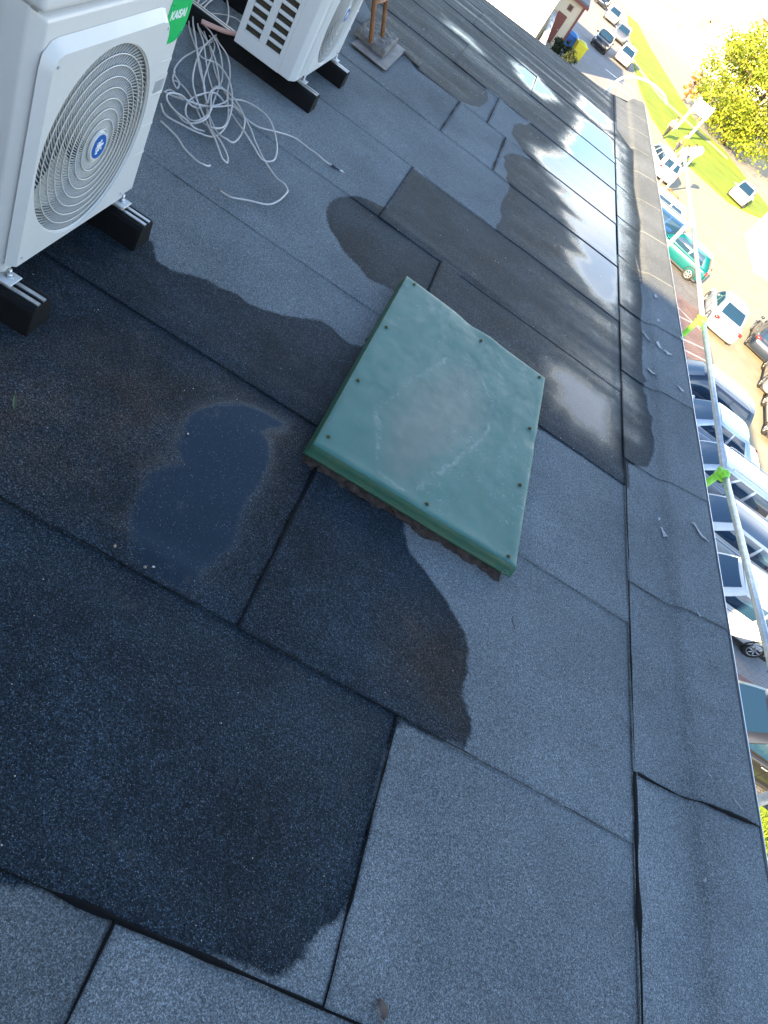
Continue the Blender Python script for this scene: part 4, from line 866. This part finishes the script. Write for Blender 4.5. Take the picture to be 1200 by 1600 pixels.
# paver blocks that can be told apart in the gap between the parked cars
mb = MB(); mb.span((-.097, -.047, -.03), (.097, .047, .012)); pv = mb.build('paver', None, None); pvm = pv.data; bpy.data.objects.remove(pv)
mats = [plain('paver_grey', (.25, .25, .255), .9, var=.2, scale=9), plain('paver_red', (.26, .155, .14), .9, var=.2, scale=9)]
pms = []
for m_ in mats:
    q = pvm.copy(); q.materials.clear(); q.materials.append(m_); pms.append(q)
pav = thing('paved_bay', None, None, (13.2, 12.0, GZ)); pav['kind'] = 'structure'
cnt = 0
for j in range(26):
    for i in range(12):
        if cnt >= 298: break
        # herringbone
        x = -1.15 + (i * .2) + (j % 4) * .1 * (1 if True else 0); y = -1.3 + j * .1
        horiz = (i + j // 2) % 2 == 0
        o = bpy.data.objects.new('paver', pms[1 if 9 <= j <= 12 else 0]); COL.objects.link(o); o.parent = pav
        o.location = (x, y, rnd.uniform(-.002, .003)); o.rotation_euler = (rnd.uniform(-.01, .01), rnd.uniform(-.01, .01), rnd.uniform(-.01, .01)); cnt += 1
# lawns
def lawn(pts, name='lawn'):
    o = flat(name, pts, GZ + .09, M_GRASS, 'structure', .1)
LAWN1 = [(12.5, 125), (12.4, 89), (12.8, 78), (13.8, 70), (15.3, 65.5), (17.6, 63.2), (21.3, 62.2), (24.2, 64.5), (27.1, 67.7), (29, 72), (27.2, 75.6), (24.3, 83.2), (21.2, 83.3), (19.1, 93.2), (15.9, 111.5), (14.4, 125)]
lawn(LAWN1)
lawn([(12.4, -2), (20, -2), (20, 8.3), (13.9, 8.3), (12.6, 8.5)])
flat('lawn_path', [(12.6, 88), (15.4, 81.5), (24, 79), (24.5, 80.8), (16, 83.2), (12.5, 91)], GZ + .095, M_GROUND)
flat('shaded_path', [(19, 84.6), (24, 83.4), (31, 76), (34, 78), (28, 88), (22, 92)], GZ + .004, M_ASPH)
# grass blades near the roof edge
mb = MB()
for i in range(2600):
    x = rnd.uniform(12.5, 14.2); y = rnd.uniform(5.2, 8.2); a = rnd.uniform(0, 6.28); h = rnd.uniform(.04, .11); c = Vector((x, y, GZ + .085)); d = Vector((math.cos(a), math.sin(a), 0)) * .012
    mb.addm([c - d, c + d, c + Vector((rnd.uniform(-.04, .04), rnd.uniform(-.04, .04), h))], [(0, 1, 2)])
o = mb.build('grass_blades', M_GRASS, None, kind='stuff'); prop(o, label='tufts of grass on the lawn strip below the scaffold', category='grass')

# ================================================================== FOLIAGE
def leaf_mat(name, c1, c2):
    t = NT(name); oi = t.n('ShaderNodeNewGeometry')
    c = t.mix(oi.outputs['Random Per Island'], c1, c2)
    c = t.mul(c, t.rng(t.noise(.6, 3), .3, .7, .7, 1.3))
    t.p.inputs['Subsurface Weight'].default_value = 0
    m = t.out(Base_Color=c, Roughness=.6)
    tr = t.n('ShaderNodeBsdfTranslucent'); t.l(c, tr.inputs['Color']); ms = t.n('ShaderNodeMixShader'); ms.inputs[0].default_value = .3
    t.l(t.p.outputs[0], ms.inputs[1]); t.l(tr.outputs[0], ms.inputs[2]); t.l(ms.outputs[0], t.t.nodes['Material Output'].inputs['Surface'])
    return m
M_BARK = plain('bark', (.10, .07, .05), .95, var=.4, scale=12, bump=.02, bscale=20)
L_YG = leaf_mat('yellow_green_leaves', (.14, .235, .02), (.30, .30, .02))
L_OR = leaf_mat('orange_leaves', (.33, .14, .03), (.40, .20, .04))
L_DG = leaf_mat('dark_hedge_leaves', (.018, .034, .008), (.035, .045, .012))
def crown(mb, c, rad, nclump, nleaf, size, r_):
    for i in range(nclump):
        while True:
            p = Vector((r_.uniform(-1, 1), r_.uniform(-1, 1), r_.uniform(-1, 1)))
            if p.length < 1: break
        if p.length < .45: p = p.normalized() * .5
        q = Vector((c[0] + p.x * rad[0], c[1] + p.y * rad[1], c[2] + p.z * rad[2])); cr_ = r_.uniform(.12, .22) * rad[0]
        for k in range(nleaf):
            d = Vector((r_.gauss(0, .5), r_.gauss(0, .5), r_.gauss(0, .38))) * cr_
            a = Vector((r_.gauss(0, 1), r_.gauss(0, 1), r_.gauss(0, 1))).normalized() * size * r_.uniform(.6, 1.2)
            b = a.cross(Vector((r_.gauss(0, 1), r_.gauss(0, 1), r_.gauss(0, 1)))).normalized() * size * .55
            p0 = q + d; mb.addm([p0 - a, p0 + b, p0 + a, p0 - b], [(0, 1, 2, 3)])
def tree(label, loc, h, rad, mat, nclump=90, nleaf=60, size=.16, seed=1, group=None, name='leafy_tree'):
    r_ = random.Random(seed); T = thing(name, label, 'tree', loc, 0, group)
    mb = MB(); mb.tube(catmull([(0, 0, 0), (.1, .05, h * .25), (-.05, .1, h * .5), (.1, 0, h * .8)]), .035 * h, 10, True, .008 * h)
    for k in range(9):
        a = k * 2.4; z = h * (.25 + .055 * k); e = Vector((math.cos(a) * rad[0] * .75, math.sin(a) * rad[1] * .75, h * .62 + (k % 3 - 1) * rad[2] * .3))
        s = Vector((0, 0, z)); mb.tube([s, s.lerp(e, .5) + Vector((0, 0, .2)), e], .012 * h, 6, False, .003 * h)
    mb.build('trunk', M_BARK, T)
    mb = MB(); crown(mb, (0, 0, h - rad[2]), rad, nclump, nleaf, size, r_); mb.build('crown', mat, T, kind='stuff')
    return T
tree('big yellow green tree shading the grey path', (24.6, 86.5, GZ), 10.2, (7.6, 6.2, 4.9), L_YG, 210, 120, .18, 3)
tree('small orange autumn tree left of the big yellow green tree', (19.3, 91, GZ), 3.0, (1.0, 1.0, 1.2), L_OR, 20, 40, .14, 5)

def bush(label, loc, rad, mat, seed, nclump=40, nleaf=45, size=.05):
    r_ = random.Random(seed); T = thing('bush', label, 'bush', loc); mb = MB()
    for k in range(7): a = k * .9; mb.tube([(0, 0, 0), (math.cos(a) * rad[0] * .6, math.sin(a) * rad[1] * .6, rad[2] * 1.2)], .02, 5)
    mb.build('branches', M_BARK, T); mb = MB(); crown(mb, (0, 0, rad[2]), rad, nclump, nleaf, size, r_); mb.build('leaves', mat, T, kind='stuff')
bush('dark round clipped bush at the roof edge beside the yellow bin', (3.9, 61.0, GZ), (1.1, 1.0, .8), L_DG, 11, 60, 60, .09)
bush('low green shrub between the scaffold and the nearest dark car', (13.4, 7.0, GZ), (.5, .9, .35), L_DG, 12, 40, 60, .035)

# ================================================================== BUILDINGS, WALLS
M_WALLW = plain('white_render', (.70, .68, .64), .9, var=.05)
M_WALLB = plain('beige_render', (.62, .52, .38), .9, var=.06)
M_REDB = plain('red_brown_trim', (.19, .055, .04), .6, var=.12)
M_SLATE = plain('grey_roofing', (.16, .17, .18), .8, var=.15)
M_GLASSD = plain('dark_glass', (.02, .025, .03), .08, var=.05)
M_BALC = plain('balcony_brown', (.36, .24, .14), .8, var=.1)
T = thing('white_house', 'plain white rendered building beyond the far roof edge, left of the shiny coping', 'building', (-4, 55, GZ))
mb = MB(); mb.span((-7, 0, 0), (5.45, 6, 6.6)); mb.build('wall', M_WALLW, T)
mb = MB(); mb.span((-7.2, -.2, 6.6), (5.6, 6.2, 6.8)); mb.build('roof', M_SLATE, T)
mb = MB(); mb.span((1.0, -.03, 3.2), (2.0, .0, 4.4)); wn_ = mb.build('window', M_GLASSD, T)
T = thing('coping_wall', 'low garden wall with shiny silver metal coping running away from the roof', 'wall', (1.95, 52, GZ))
mb = MB(); mb.span((-.14, 0, 0), (.14, 13.6, 1.7)); mb.build('wall_body', M_WALLB, T)
for k in range(5):
    mb = MB(); mb.tube([(0, k * 2.72, 1.74), (0, k * 2.72 + 2.68, 1.74)], .2, 12); mb.build('coping_piece', M_ALU, T)
T = thing('beige_shed', 'beige single storey shed with red brown door, trim and grey roof', 'shed', (0, 66, GZ))
mb = MB(); mb.span((-4, 0, 0), (3.7, 10, 3.1)); mb.build('wall', M_WALLB, T)
mb = MB(); mb.span((-4.2, -.35, 3.1), (3.95, 10.3, 3.3)); mb.build('eave', M_REDB, T)
mb = MB(); mb.span((-4.1, -.25, 3.3), (3.85, 10.2, 3.42)); mb.build('roof', M_SLATE, T)
mb = MB(); mb.span((3.58, -.05, 0), (3.75, 0, 3.1)); mb.build('corner_trim', M_REDB, T)
mb = MB(); mb.span((2.15, -.04, 0.0), (2.95, 0, 2.0)); d_ = mb.build('door', M_REDB, T)
mb = MB(); mb.sphere((2.85, -.07, 1.0), .04, 8, 6); mb.build('handle', M_ZINC, d_)
mb = MB(); mb.span((2.55, -.03, 2.35), (2.95, 0, 2.75)); w2 = mb.build('window', M_REDB, T)
mb = MB(); mb.span((2.65, -.04, 2.43), (2.85, -.03, 2.67)); mb.build('pane', M_GLASSD, w2)
# bins
def bin_(label, loc, col, lidc):
    T = thing('wheelie_bin', label, 'bin', loc, R(15))
    mb = MB(); mb.box((0, 0, .55), (.85, .8, 1.0), None, 1.12); mb.build('bin_body', col, T, .04)
    mb = MB(); mb.box((0, 0, 1.1), (1.0, .95, .1)); mb.sphere((0, 0, 1.13), (.45, .42, .16), 12, 6); mb.build('lid', lidc, T, .02)
    for s in (-1, 1):
        mb = MB(); mb.cyl((s * .36 - .03, .42, .12), (s * .36 + .03, .42, .12), .12, 12); mb.build('wheel', M_RUBBER, T)
bin_('blue waste bin beside the yellow one below the beige shed', (4.25, 68.6, GZ), plain('bin_blue', (.02, .12, .42), .45), plain('bin_blue_lid', (.05, .22, .55), .4))
bin_('yellow waste bin standing right of the blue one', (5.2, 67.8, GZ), plain('bin_yellow', (.62, .52, .02), .45), plain('bin_yellow_lid', (.70, .62, .04), .4))
# far apartment block
T = thing('apartment_block', 'long pale apartment block filling the upper right background', 'apartment building', (12, 140, GZ))
mb = MB(); mb.span((0, 0, 0), (110, 12, 17)); mb.build('wall', M_WALLW, T)
mb = MB(); mb.span((-.4, -.4, 17), (110.4, 12.4, 17.5)); mb.build('roof', M_SLATE, T)
r_ = random.Random(5)
for fl in range(5):
    for k in range(16):
        x = 3 + k * 3.3; z = 1.4 + fl * 3.1
        mb = MB(); mb.span((x, -.05, z), (x + 1.3, .0, z + 1.3)); wf = mb.build('window', M_WALLW, T)
        mb = MB(); mb.span((x + .1, -.07, z + .1), (x + 1.2, -.05, z + 1.2)); mb.build('pane', M_GLASSD if r_.random() < .10 else M_PRINT, wf)
        if k % 4 == 1 and fl > 0:
            mb = MB(); mb.span((x - .6, -1.1, z - 1.1), (x + 2.0, -.02, z - .05)); mb.build('balcony', M_BALC if (fl + k) % 3 == 0 else M_WALLW, T)
for (x, z, s_) in ((19.2, 4.4, 1.1), (19.6, 8.9, 1.1), (9.6, 2.2, .5), (12.4, 4.4, .8), (13.6, 5.6, .7)):
    mb = MB(); mb.span((x - s_, -.16, z - s_), (x + s_, -.09, z + s_)); mb.build('brown_panel', M_BALC, T)
# white garages at the right
T = thing('white_garage', 'white garage building with a grey brown roller gate at the right edge', 'garage', (20.5, 40, GZ))
mb = MB(); a = Vector((1.65, 20.7, 0)); b_ = Vector((.3, 7.4, 0)); c_ = Vector((-1.0, -2.4, 0))
def prism(mb, pts, z0, z1):
    n = len(pts); mb.addm([(x, y, z0) for x, y in pts] + [(x, y, z1) for x, y in pts], [tuple(range(n))[::-1], tuple(range(n, 2 * n))] + [(i, (i + 1) % n, (i + 1) % n + n, i + n) for i in range(n)])
prism(mb, [(.9, 9.0), (9.5, 8.2), (10.3, 15.8), (1.65, 16.6)], 0, 3.0); mb.build('wall', M_WALLW, T)
mb = MB(); prism(mb, [(.7, 8.8), (9.7, 8.0), (10.5, 16.0), (1.5, 16.8)], 3.0, 3.15); mb.build('roof', M_WALLW, T)
mb = MB(); prism(mb, [(1.4, 8.9), (4.4, 8.62), (4.4, 8.7), (1.4, 8.97)], .0, 2.4); g_ = mb.build('roller_gate', plain('taupe_gate', (.24, .20, .17), .7), T)
for k in range(8):
    mb = MB(); mb.box((2.9, 8.74, .28 + k * .29), (2.95, .03, .02), Matrix.Rotation(R(-5.3), 3, 'Z')); mb.build('gate_slat', M_GREYL, g_)
# globe lamp and notice board
T = thing('globe_lamp', 'white post lamp with a round globe at the lawn corner', 'street lamp', (13.6, 50.4, GZ))
mb = MB(); mb.tube([(0, 0, 0), (0, 0, 2.6)], .075, 12, True, .06); mb.build('post', M_PRINT, T)
mb = MB(); mb.sphere((0, 0, 2.9), .28, 18, 12); mb.build('globe', M_PRINT, T)
mb = MB(); mb.cyl((0, 0, 2.5), (0, 0, 2.68), .16, 14); mb.build('collar', M_GREYL, T)
T = thing('notice_board', 'white blank board on two white posts standing on the lawn', 'sign', (17.5, 73.6, GZ), R(8))
for x in (-.75, .75):
    mb = MB(); mb.span((x - .09, -.09, 0), (x + .09, .09, 3.0)); mb.build('post', M_PRINT, T)
mb = MB(); mb.span((-.9, -.14, 1.9), (.9, -.09, 2.9)); mb.build('board', M_PRINT, T)
T = thing('ring_post', 'low brown post ending in a round hoop beside the white car', 'hoop', (13.5, 49.0, GZ), R(30))
mb = MB(); mb.tube([(-.8, 0, .05), (0, 0, .35)], .05, 8); mb.box((-.8, 0, .06), (.3, .5, .12)); mb.build('stem', M_RUST, T)
mb = MB(); mb.ring((.45, 0, .42), .45, .05, 'Z', 28, 6); mb.build('hoop', M_RUST, T)
# ================================================================== CARS
M_TYRE = plain('tyre_rubber', (.02, .02, .02), .85); M_RIM = plain('alloy_rim', (.5, .5, .5), .3, .8)
def glass_mat(name, col):
    t = NT(name); m = t.out(Base_Color=col, Roughness=.04); t.p.inputs['Specular IOR Level'].default_value = .9; return m
M_CGL = glass_mat('car_glass', (.012, .036, .070)); M_PLASTIC = plain('black_trim', (.02, .02, .022), .5)
M_HEAD = plain('headlamp_lens', (.55, .58, .6), .1); M_TAIL = plain('tail_lamp_red', (.45, .015, .012), .2); M_PLATE = plain('plate_white', (.7, .7, .68), .4)
paints = {}
def paint(nm, col, metal=.0):
    if nm not in paints:
        t = NT('car_paint_' + nm); c = t.mul(col, t.rng(t.noise(3, 4), .3, .7, .95, 1.05)); m = t.out(Base_Color=c, Roughness=.28, Metallic=metal, Coat_Weight=.8, Coat_Roughness=.05); paints[nm] = m
    return paints[nm]
def car(label, loc, rz, kind, col, L=4.3, W=1.76, H=1.47, roofcol=None, group='cars parked beside the building', rails=False, detail=1):
    T = thing('parked_car', label, 'car', loc, rz, group); P = col
    if kind == 'sedan': zt = [.62, .92, .98, .94, .92, .90, .80, .66, .50]; gx = (-.37, -.20, .25, .07)
    elif kind == 'estate': zt = [.62, .95, .98, .95, .93, .90, .80, .66, .50]; gx = (-.475, -.41, .25, .08)
    elif kind == 'suv': zt = [.70, 1.02, 1.08, 1.05, 1.03, 1.0, .92, .8, .58]; gx = (-.475, -.40, .26, .12)
    else: zt = [.62, .95, .98, .95, .93, .90, .80, .66, .50]; gx = (-.465, -.36, .27, .09)
    xs = [-.5, -.48, -.42, -.2, .1, .27, .42, .475, .5]; hw = [.38, .45, .485, .5, .5, .495, .47, .42, .34]
    zb = [.42, .26, .2, .2, .2, .2, .2, .26, .36]; V = []; sec = 12
    for x, h, t_, b_ in zip(xs, hw, zt, zb):
        h *= W; pr = [(0, b_), (h * .88, b_), (h * .98, b_ + .12), (h, (t_ + b_) / 2), (h * .97, t_ - .07), (h * .86, t_), (0, t_ + .03)]
        ring_ = pr + [(-y, z) for y, z in pr[5:0:-1]]
        V += [(x * L, y, z) for y, z in ring_]
    n = len(xs); F = [(i * sec + k, i * sec + (k + 1) % sec, (i + 1) * sec + (k + 1) % sec, (i + 1) * sec + k) for i in range(n - 1) for k in range(sec)]
    F += [tuple(range(sec))[::-1], tuple((n - 1) * sec + k for k in range(sec))]
    mb = MB(); mb.addm(V, F, True); mb.build('body', P, T, 0, 2, None, 2)
    # greenhouse
    xr0, xr1, xf0, xf1 = [g * L for g in gx]; zb_ = .90 if kind != 'suv' else 1.0; wb, wr = .455 * W, .375 * W
    def gp(u, v, s):   # u 0 rear..1 front along, v 0 base..1 roof, s = side -1..1
        x0 = xr0 + (xf0 - xr0) * u; x1 = xr1 + (xf1 - xr1) * u
        hw_ = wb + (wr - wb) * v; end = (1 - .10 * (2 * u - 1) ** 4)
        bow = .035 * math.sin(math.pi * v)
        return Vector((x0 + (x1 - x0) * v + (0.04 * (1 - s * s)) * (1 if u > .9 else (-1 if u < .1 else 0)), s * (hw_ + bow) * end, zb_ + (H - zb_) * (v ** .92) + (0.03 * (1 - s * s) if v > .95 else 0)))
    mb = MB(); U = [0, .12, .3, .5, .7, .88, 1]; Vv = [0, .35, .7, .94, 1.0]; V = []
    for v in Vv:
        for u in U: V.append(gp(u, v, -1))
        for s in (-.5, 0, .5): V.append(gp(1, v, s))
        for u in U[::-1]: V.append(gp(u, v, 1))
        for s in (.5, 0, -.5): V.append(gp(0, v, s))
    k = len(V) // len(Vv); F = [(l * k + i, l * k + (i + 1) % k, (l + 1) * k + (i + 1) % k, (l + 1) * k + i) for l in range(len(Vv) - 1) for i in range(k)]
    mb.addm(V, F, True); mb.build('pillar_frame', P, T, 0)
    mb = MB(); V = []
    for s in (-1, -.5, 0, .5, 1):
        for u in U: p = gp(u, 1, s); p.z += .002 + .018 * (1 - s * s); V.append(p)
    m = len(U); mb.addm(V, [(a * m + b, a * m + b + 1, (a + 1) * m + b + 1, (a + 1) * m + b) for a in range(4) for b in range(m - 1)], True); mb.build('roof', roofcol or P, T)
    # glass
    def pane(name, fn, nu=6, nv=4):
        mb = MB(); V = [fn(i / nu, j / nv) for j in range(nv + 1) for i in range(nu + 1)]
        mb.addm(V, [(j * (nu + 1) + i, j * (nu + 1) + i + 1, (j + 1) * (nu + 1) + i + 1, (j + 1) * (nu + 1) + i) for j in range(nv) for i in range(nu)], True); return mb.build(name, M_CGL, T)
    pane('windscreen', lambda a, b: gp(1, .06 + .86 * b, -.88 + 1.76 * a) + Vector((.012, 0, .006)))
    pane('rear_window', lambda a, b: gp(0, .16 + .74 * b, -.82 + 1.64 * a) + Vector((-.012, 0, .006)))
    for s in (-1, 1):
        segs = ((.10, .40), (.44, .68), (.72, .93)) if kind in ('estate', 'suv') else ((.14, .46), (.50, .90))
        for (u0, u1) in segs:
            pane('side_window', lambda a, b: gp(u0 + (u1 - u0) * a, .10 + .76 * b, s * 1.0) + Vector((0, s * .010, .0)), 4, 3)
        mb = MB(); mb.sphere((xf0 - .18, s * (wb + .13), zb_ + .06), (.06, .11, .07), 10, 6); mb.build('mirror', P, T)
        mb = MB()
        for u in (.28, .5): pass
        for xx in (xf0 - .42, xf0 - 1.35, xf0 - 2.1):
            if xx > -.38 * L: mb.box((xx, s * W * .4985, .60), (.010, .012, .52))
        mb.box(((xf0 + xr0) / 2, s * W * .47, zb_ - .045), (L * .58, .012, .015)); mb.build('door_seam', M_PLASTIC, T)
        for xx in (xf0 - 1.22, xf0 - 2.0):
            if xx > -.35 * L: mb = MB(); mb.box((xx, s * W * .497, .78), (.18, .03, .035)); mb.build('door_handle', M_ALU if rnd.random() < .4 else P, T, .01)
        mb = MB(); mb.sphere((.455 * L, s * W * .36, .66), (.14, .17, .075), 12, 8); mb.build('headlamp', M_HEAD, T)
        mb = MB(); mb.sphere((-.470 * L, s * W * .385, .84), (.07, .15, .10), 12, 8); mb.build('tail_lamp', M_TAIL, T)
        for xx in (.31 * L, -.30 * L):
            c = (xx, s * (W / 2 - .10), .31); mb = MB(); mb.ring(c, .235, .085, 'Y', 28, 8); mb.cyl((xx, s * (W / 2 - .19), .31), (xx, s * (W / 2 - .04), .31), .2, 20); wh = mb.build('wheel', M_TYRE, T)
            mb = MB(); mb.ring((xx, s * (W / 2 - .025), .31), .185, .014, 'Y', 24, 6); mb.cyl((xx, s * (W / 2 - .035), .31), (xx, s * (W / 2 - .018), .31), .055, 12)
            for q in range(6):
                a = q * math.pi / 3; mb.tube([(xx + .05 * math.cos(a), s * (W / 2 - .022), .31 + .05 * math.sin(a)), (xx + .185 * math.cos(a), s * (W / 2 - .022), .31 + .185 * math.sin(a))], .020, 6)
            mb.build('rim', M_RIM, wh)
            mb = MB(); mb.ring((xx, s * (W / 2 - .012), .33), .345, .022, 'Y', 28, 5, 0, math.pi); mb.build('wheel_arch', M_PLASTIC, T)
        if rails:
            mb = MB(); a, b = gp(.12, 1, s * .93), gp(.88, 1, s * .93); mb.tube(catmull([a, a + Vector((.1, 0, .07)), b + Vector((-.1, 0, .07)), b]), .018, 6); mb.build('roof_rail', M_ALU, T)
    for sx in (-1, 1):
        mb = MB(); mb.box((sx * L * .493, 0, .48 if sx > 0 else .62), (.02, .52, .115)); mb.build('number_plate', M_PLATE, T)
    mb = MB(); mb.box((L * .478, 0, .58), (.03, .7, .10)); mb.build('front_grille', M_PLASTIC, T, .01)
    mb = MB(); mb.box((0, 0, .25), (L * .86, W * .93, .1)); mb.build('underbody', M_PLASTIC, T)
    mb = MB(); mb.tube(catmull([(xf0 + .02, -.5, zb_ + .035), (xf0 - .06, 0, zb_ + .09), (xf0 + .03, .45, zb_ + .05)]), .009, 5); mb.build('wiper', M_PLASTIC, T)
    return T
WHT = paint('white', (.62, .62, .60)); SIL = paint('silver', (.50, .52, .55), .5); NAV = paint('dark_blue', (.018, .030, .055), .2); BLK = paint('black', (.012, .012, .014)); TEAL = paint('teal', (.0, .10, .105), .2)
BLU = paint('blue', (.02, .07, .24), .2); GRY = paint('grey', (.20, .21, .24), .5); LSIL = paint('pale_silver_blue', (.50, .56, .64), .4); BRN = paint('brown', (.10, .055, .05), .3); RED = paint('red', (.35, .03, .02))
PI = math.pi
car('dark blue estate with chrome window line, farthest of the shaded row by the wall', (12.55, 24.0, GZ), PI - .10, 'estate', NAV, 4.6, rails=True)
car('pale silver car with red tail lamp, second from the far end of the shaded row', (12.75, 21.5, GZ), PI - .05, 'sedan', LSIL, 4.5)
car('silver estate with roof rails below the lime clamp', (12.6, 18.9, GZ), PI - .06, 'estate', SIL, 4.5, rails=True)
car('white car with dark panoramic roof, beside the silver estate', (12.6, 16.2, GZ), PI - .08, 'hatch', WHT, 4.3, roofcol=M_CGL)
car('white hatchback next to the empty paved bay', (12.35, 13.65, GZ), PI - .06, 'hatch', WHT, 4.1)
car('black car with big blue reflecting windscreen beside the lawn, nearest to the camera', (12.45, 9.6, GZ), PI - .05, 'hatch', BLK, 4.4, roofcol=BRN)
car('teal hatchback seen from behind in the sun with a white wheel', (13.15, 38.3, GZ), R(158), 'hatch', TEAL, 3.9, 1.68, 1.45)
car('silver grey saloon with white boot lid parked tail towards the roof', (15.6, 34.2, GZ), R(82), 'sedan', LSIL, 4.3)
car('black estate with alloy wheels at the right edge of the photo', (19.0, 35.6, GZ), R(70), 'estate', NAV, 4.5)
car('silver saloon behind the black estate at the right edge', (19.0, 31.6, GZ), R(72), 'sedan', SIL, 4.3)
car('white estate in full sun at the right edge, beyond the dark blue estate', (18.2, 27.4, GZ), R(78), 'estate', WHT, 4.5)
car('white car half hidden by the parapet, next to the blue one', (11.6, 42.6, GZ), PI, 'hatch', WHT, 4.2)
car('blue car mostly hidden behind the sunlit parapet', (11.3, 40.0, GZ), PI, 'hatch', BLU, 4.1)
car('white car with dark windows behind the globe lamp', (12.9, 53.5, GZ), R(100), 'estate', WHT, 4.4)
car('white saloon parked alone at the edge of the lawn', (22.8, 65.2, GZ), R(-112), 'sedan', WHT, 4.4)
car('black car coming along the shaded road, lit windscreen', (7.7, 81.5, GZ), R(-97), 'suv', BLK, 4.5, group='cars on the far road')
car('white car beside the black one on the far road', (10.5, 83.5, GZ), R(-97), 'hatch', WHT, 4.2, group='cars on the far road')
car('grey car with red front end on the far road', (10.2, 95.5, GZ), R(-97), 'estate', GRY, 4.3, roofcol=RED, group='cars on the far road')
car('silver car third along the far road', (9.1, 104.5, GZ), R(-97), 'hatch', SIL, 4.2, group='cars on the far road')
car('dark car at the very top edge of the far road', (7.6, 112, GZ), R(-97), 'sedan', NAV, 4.3, group='cars on the far road')

# ================================================================== PEOPLE
def skin_fig(name, J, E_, Rr, mat, parent, root=0):
    me = bpy.data.meshes.new(name); me.from_pydata(J, E_, []); me.update(); me.materials.append(mat)
    o = bpy.data.objects.new(name, me); COL.objects.link(o); o.parent = parent
    m = o.modifiers.new('skin', 'SKIN'); m.use_smooth_shade = True
    sv = me.skin_vertices[0].data if me.skin_vertices else None
    if sv is None:
        bpy.context.view_layer.objects.active = o
        me.attributes.new
    for i, r_ in enumerate(Rr):
        sv[i].radius = (r_ if isinstance(r_, tuple) else (r_, r_))
    sv[root].use_root = True
    s = o.modifiers.new('sub', 'SUBSURF'); s.levels = 1; s.render_levels = 1
    return o
M_SKIN = plain('skin', (.50, .30, .22), .6, var=.03); M_HAIR = plain('hair', (.06, .035, .02), .8)
def person(label, loc, rz, top, legs, h=1.0, stride=.18):
    T = thing('person', label, 'person', loc, rz)
    J = [(0, 0, .95), (0, 0, 1.15), (0, .0, 1.40), (0, 0, 1.50), (0, .02, 1.62), (0, .02, 1.72),
         (.10, 0, .90), (.11, stride, .50), (.11, stride + .02, .08), (.11, stride + .16, .03),
         (-.10, 0, .90), (-.11, -stride * .6, .50), (-.11, -stride * 1.5, .10), (-.11, -stride * 1.5 + .14, .03),
         (.19, 0, 1.40), (.24, -.08, 1.12), (.23, .02, .86), (.23, .05, .76), (-.19, 0, 1.40), (-.24, .08, 1.12), (-.23, .17, .88), (-.23, .20, .78)]
    E_ = [(0, 1), (1, 2), (2, 3), (3, 4), (4, 5), (0, 6), (6, 7), (7, 8), (8, 9), (0, 10), (10, 11), (11, 12), (12, 13), (2, 14), (14, 15), (15, 16), (16, 17), (2, 18), (18, 19), (19, 20), (20, 21)]
    Rr = [.13, .12, .14, .055, .09, .085, .09, .06, .045, .04, .09, .06, .045, .04, .06, .045, .035, .035, .06, .045, .035, .035]
    try:
        skin_fig('body', J, E_, Rr, M_SKIN, T)
        skin_fig('jacket', [J[0], J[1], J[2], J[14], J[15], J[16], J[18], J[19], J[20]], [(0, 1), (1, 2), (2, 3), (3, 4), (4, 5), (2, 6), (6, 7), (7, 8)], [.155, .145, .165, .08, .065, .055, .08, .065, .055], top, T)
        skin_fig('trousers', [J[0], J[6], J[7], J[8], J[10], J[11], J[12]], [(0, 1), (1, 2), (2, 3), (0, 4), (4, 5), (5, 6)], [.145, .105, .08, .065, .105, .08, .065], legs, T)
    except Exception as e:
        print('skin failed', e)
    mb = MB(); mb.sphere((0, -.005, 1.70), (.095, .105, .10), 12, 8); mb.build('hair', M_HAIR, T)
cl = lambda n, c: plain('cloth_' + n, c, .9)
person('walking person in an orange jacket and dark trousers', (15.3, 62.4, GZ), R(200), cl('orange', (.55, .20, .05)), cl('dark', (.05, .05, .07)))
person('walking person in a pink jacket beside the orange one', (16.0, 61.0, GZ), R(170), cl('pink', (.60, .28, .26)), cl('denim', (.10, .14, .22)))
person('person in a grey coat farthest from the parked cars', (14.6, 65.6, GZ), R(190), cl('grey', (.22, .22, .22)), cl('black', (.03, .03, .03)))
person('person in a pale teal jacket nearest to the parked cars', (14.9, 58.3, GZ), R(150), cl('teal', (.36, .52, .50)), cl('brown', (.12, .08, .06)))
# anything left without label stays clean
for o in list(COL.objects):
    if o.type == 'EMPTY' and 'label' in o and o['label'] is None: del o['label']
print('objects', len(COL.objects))
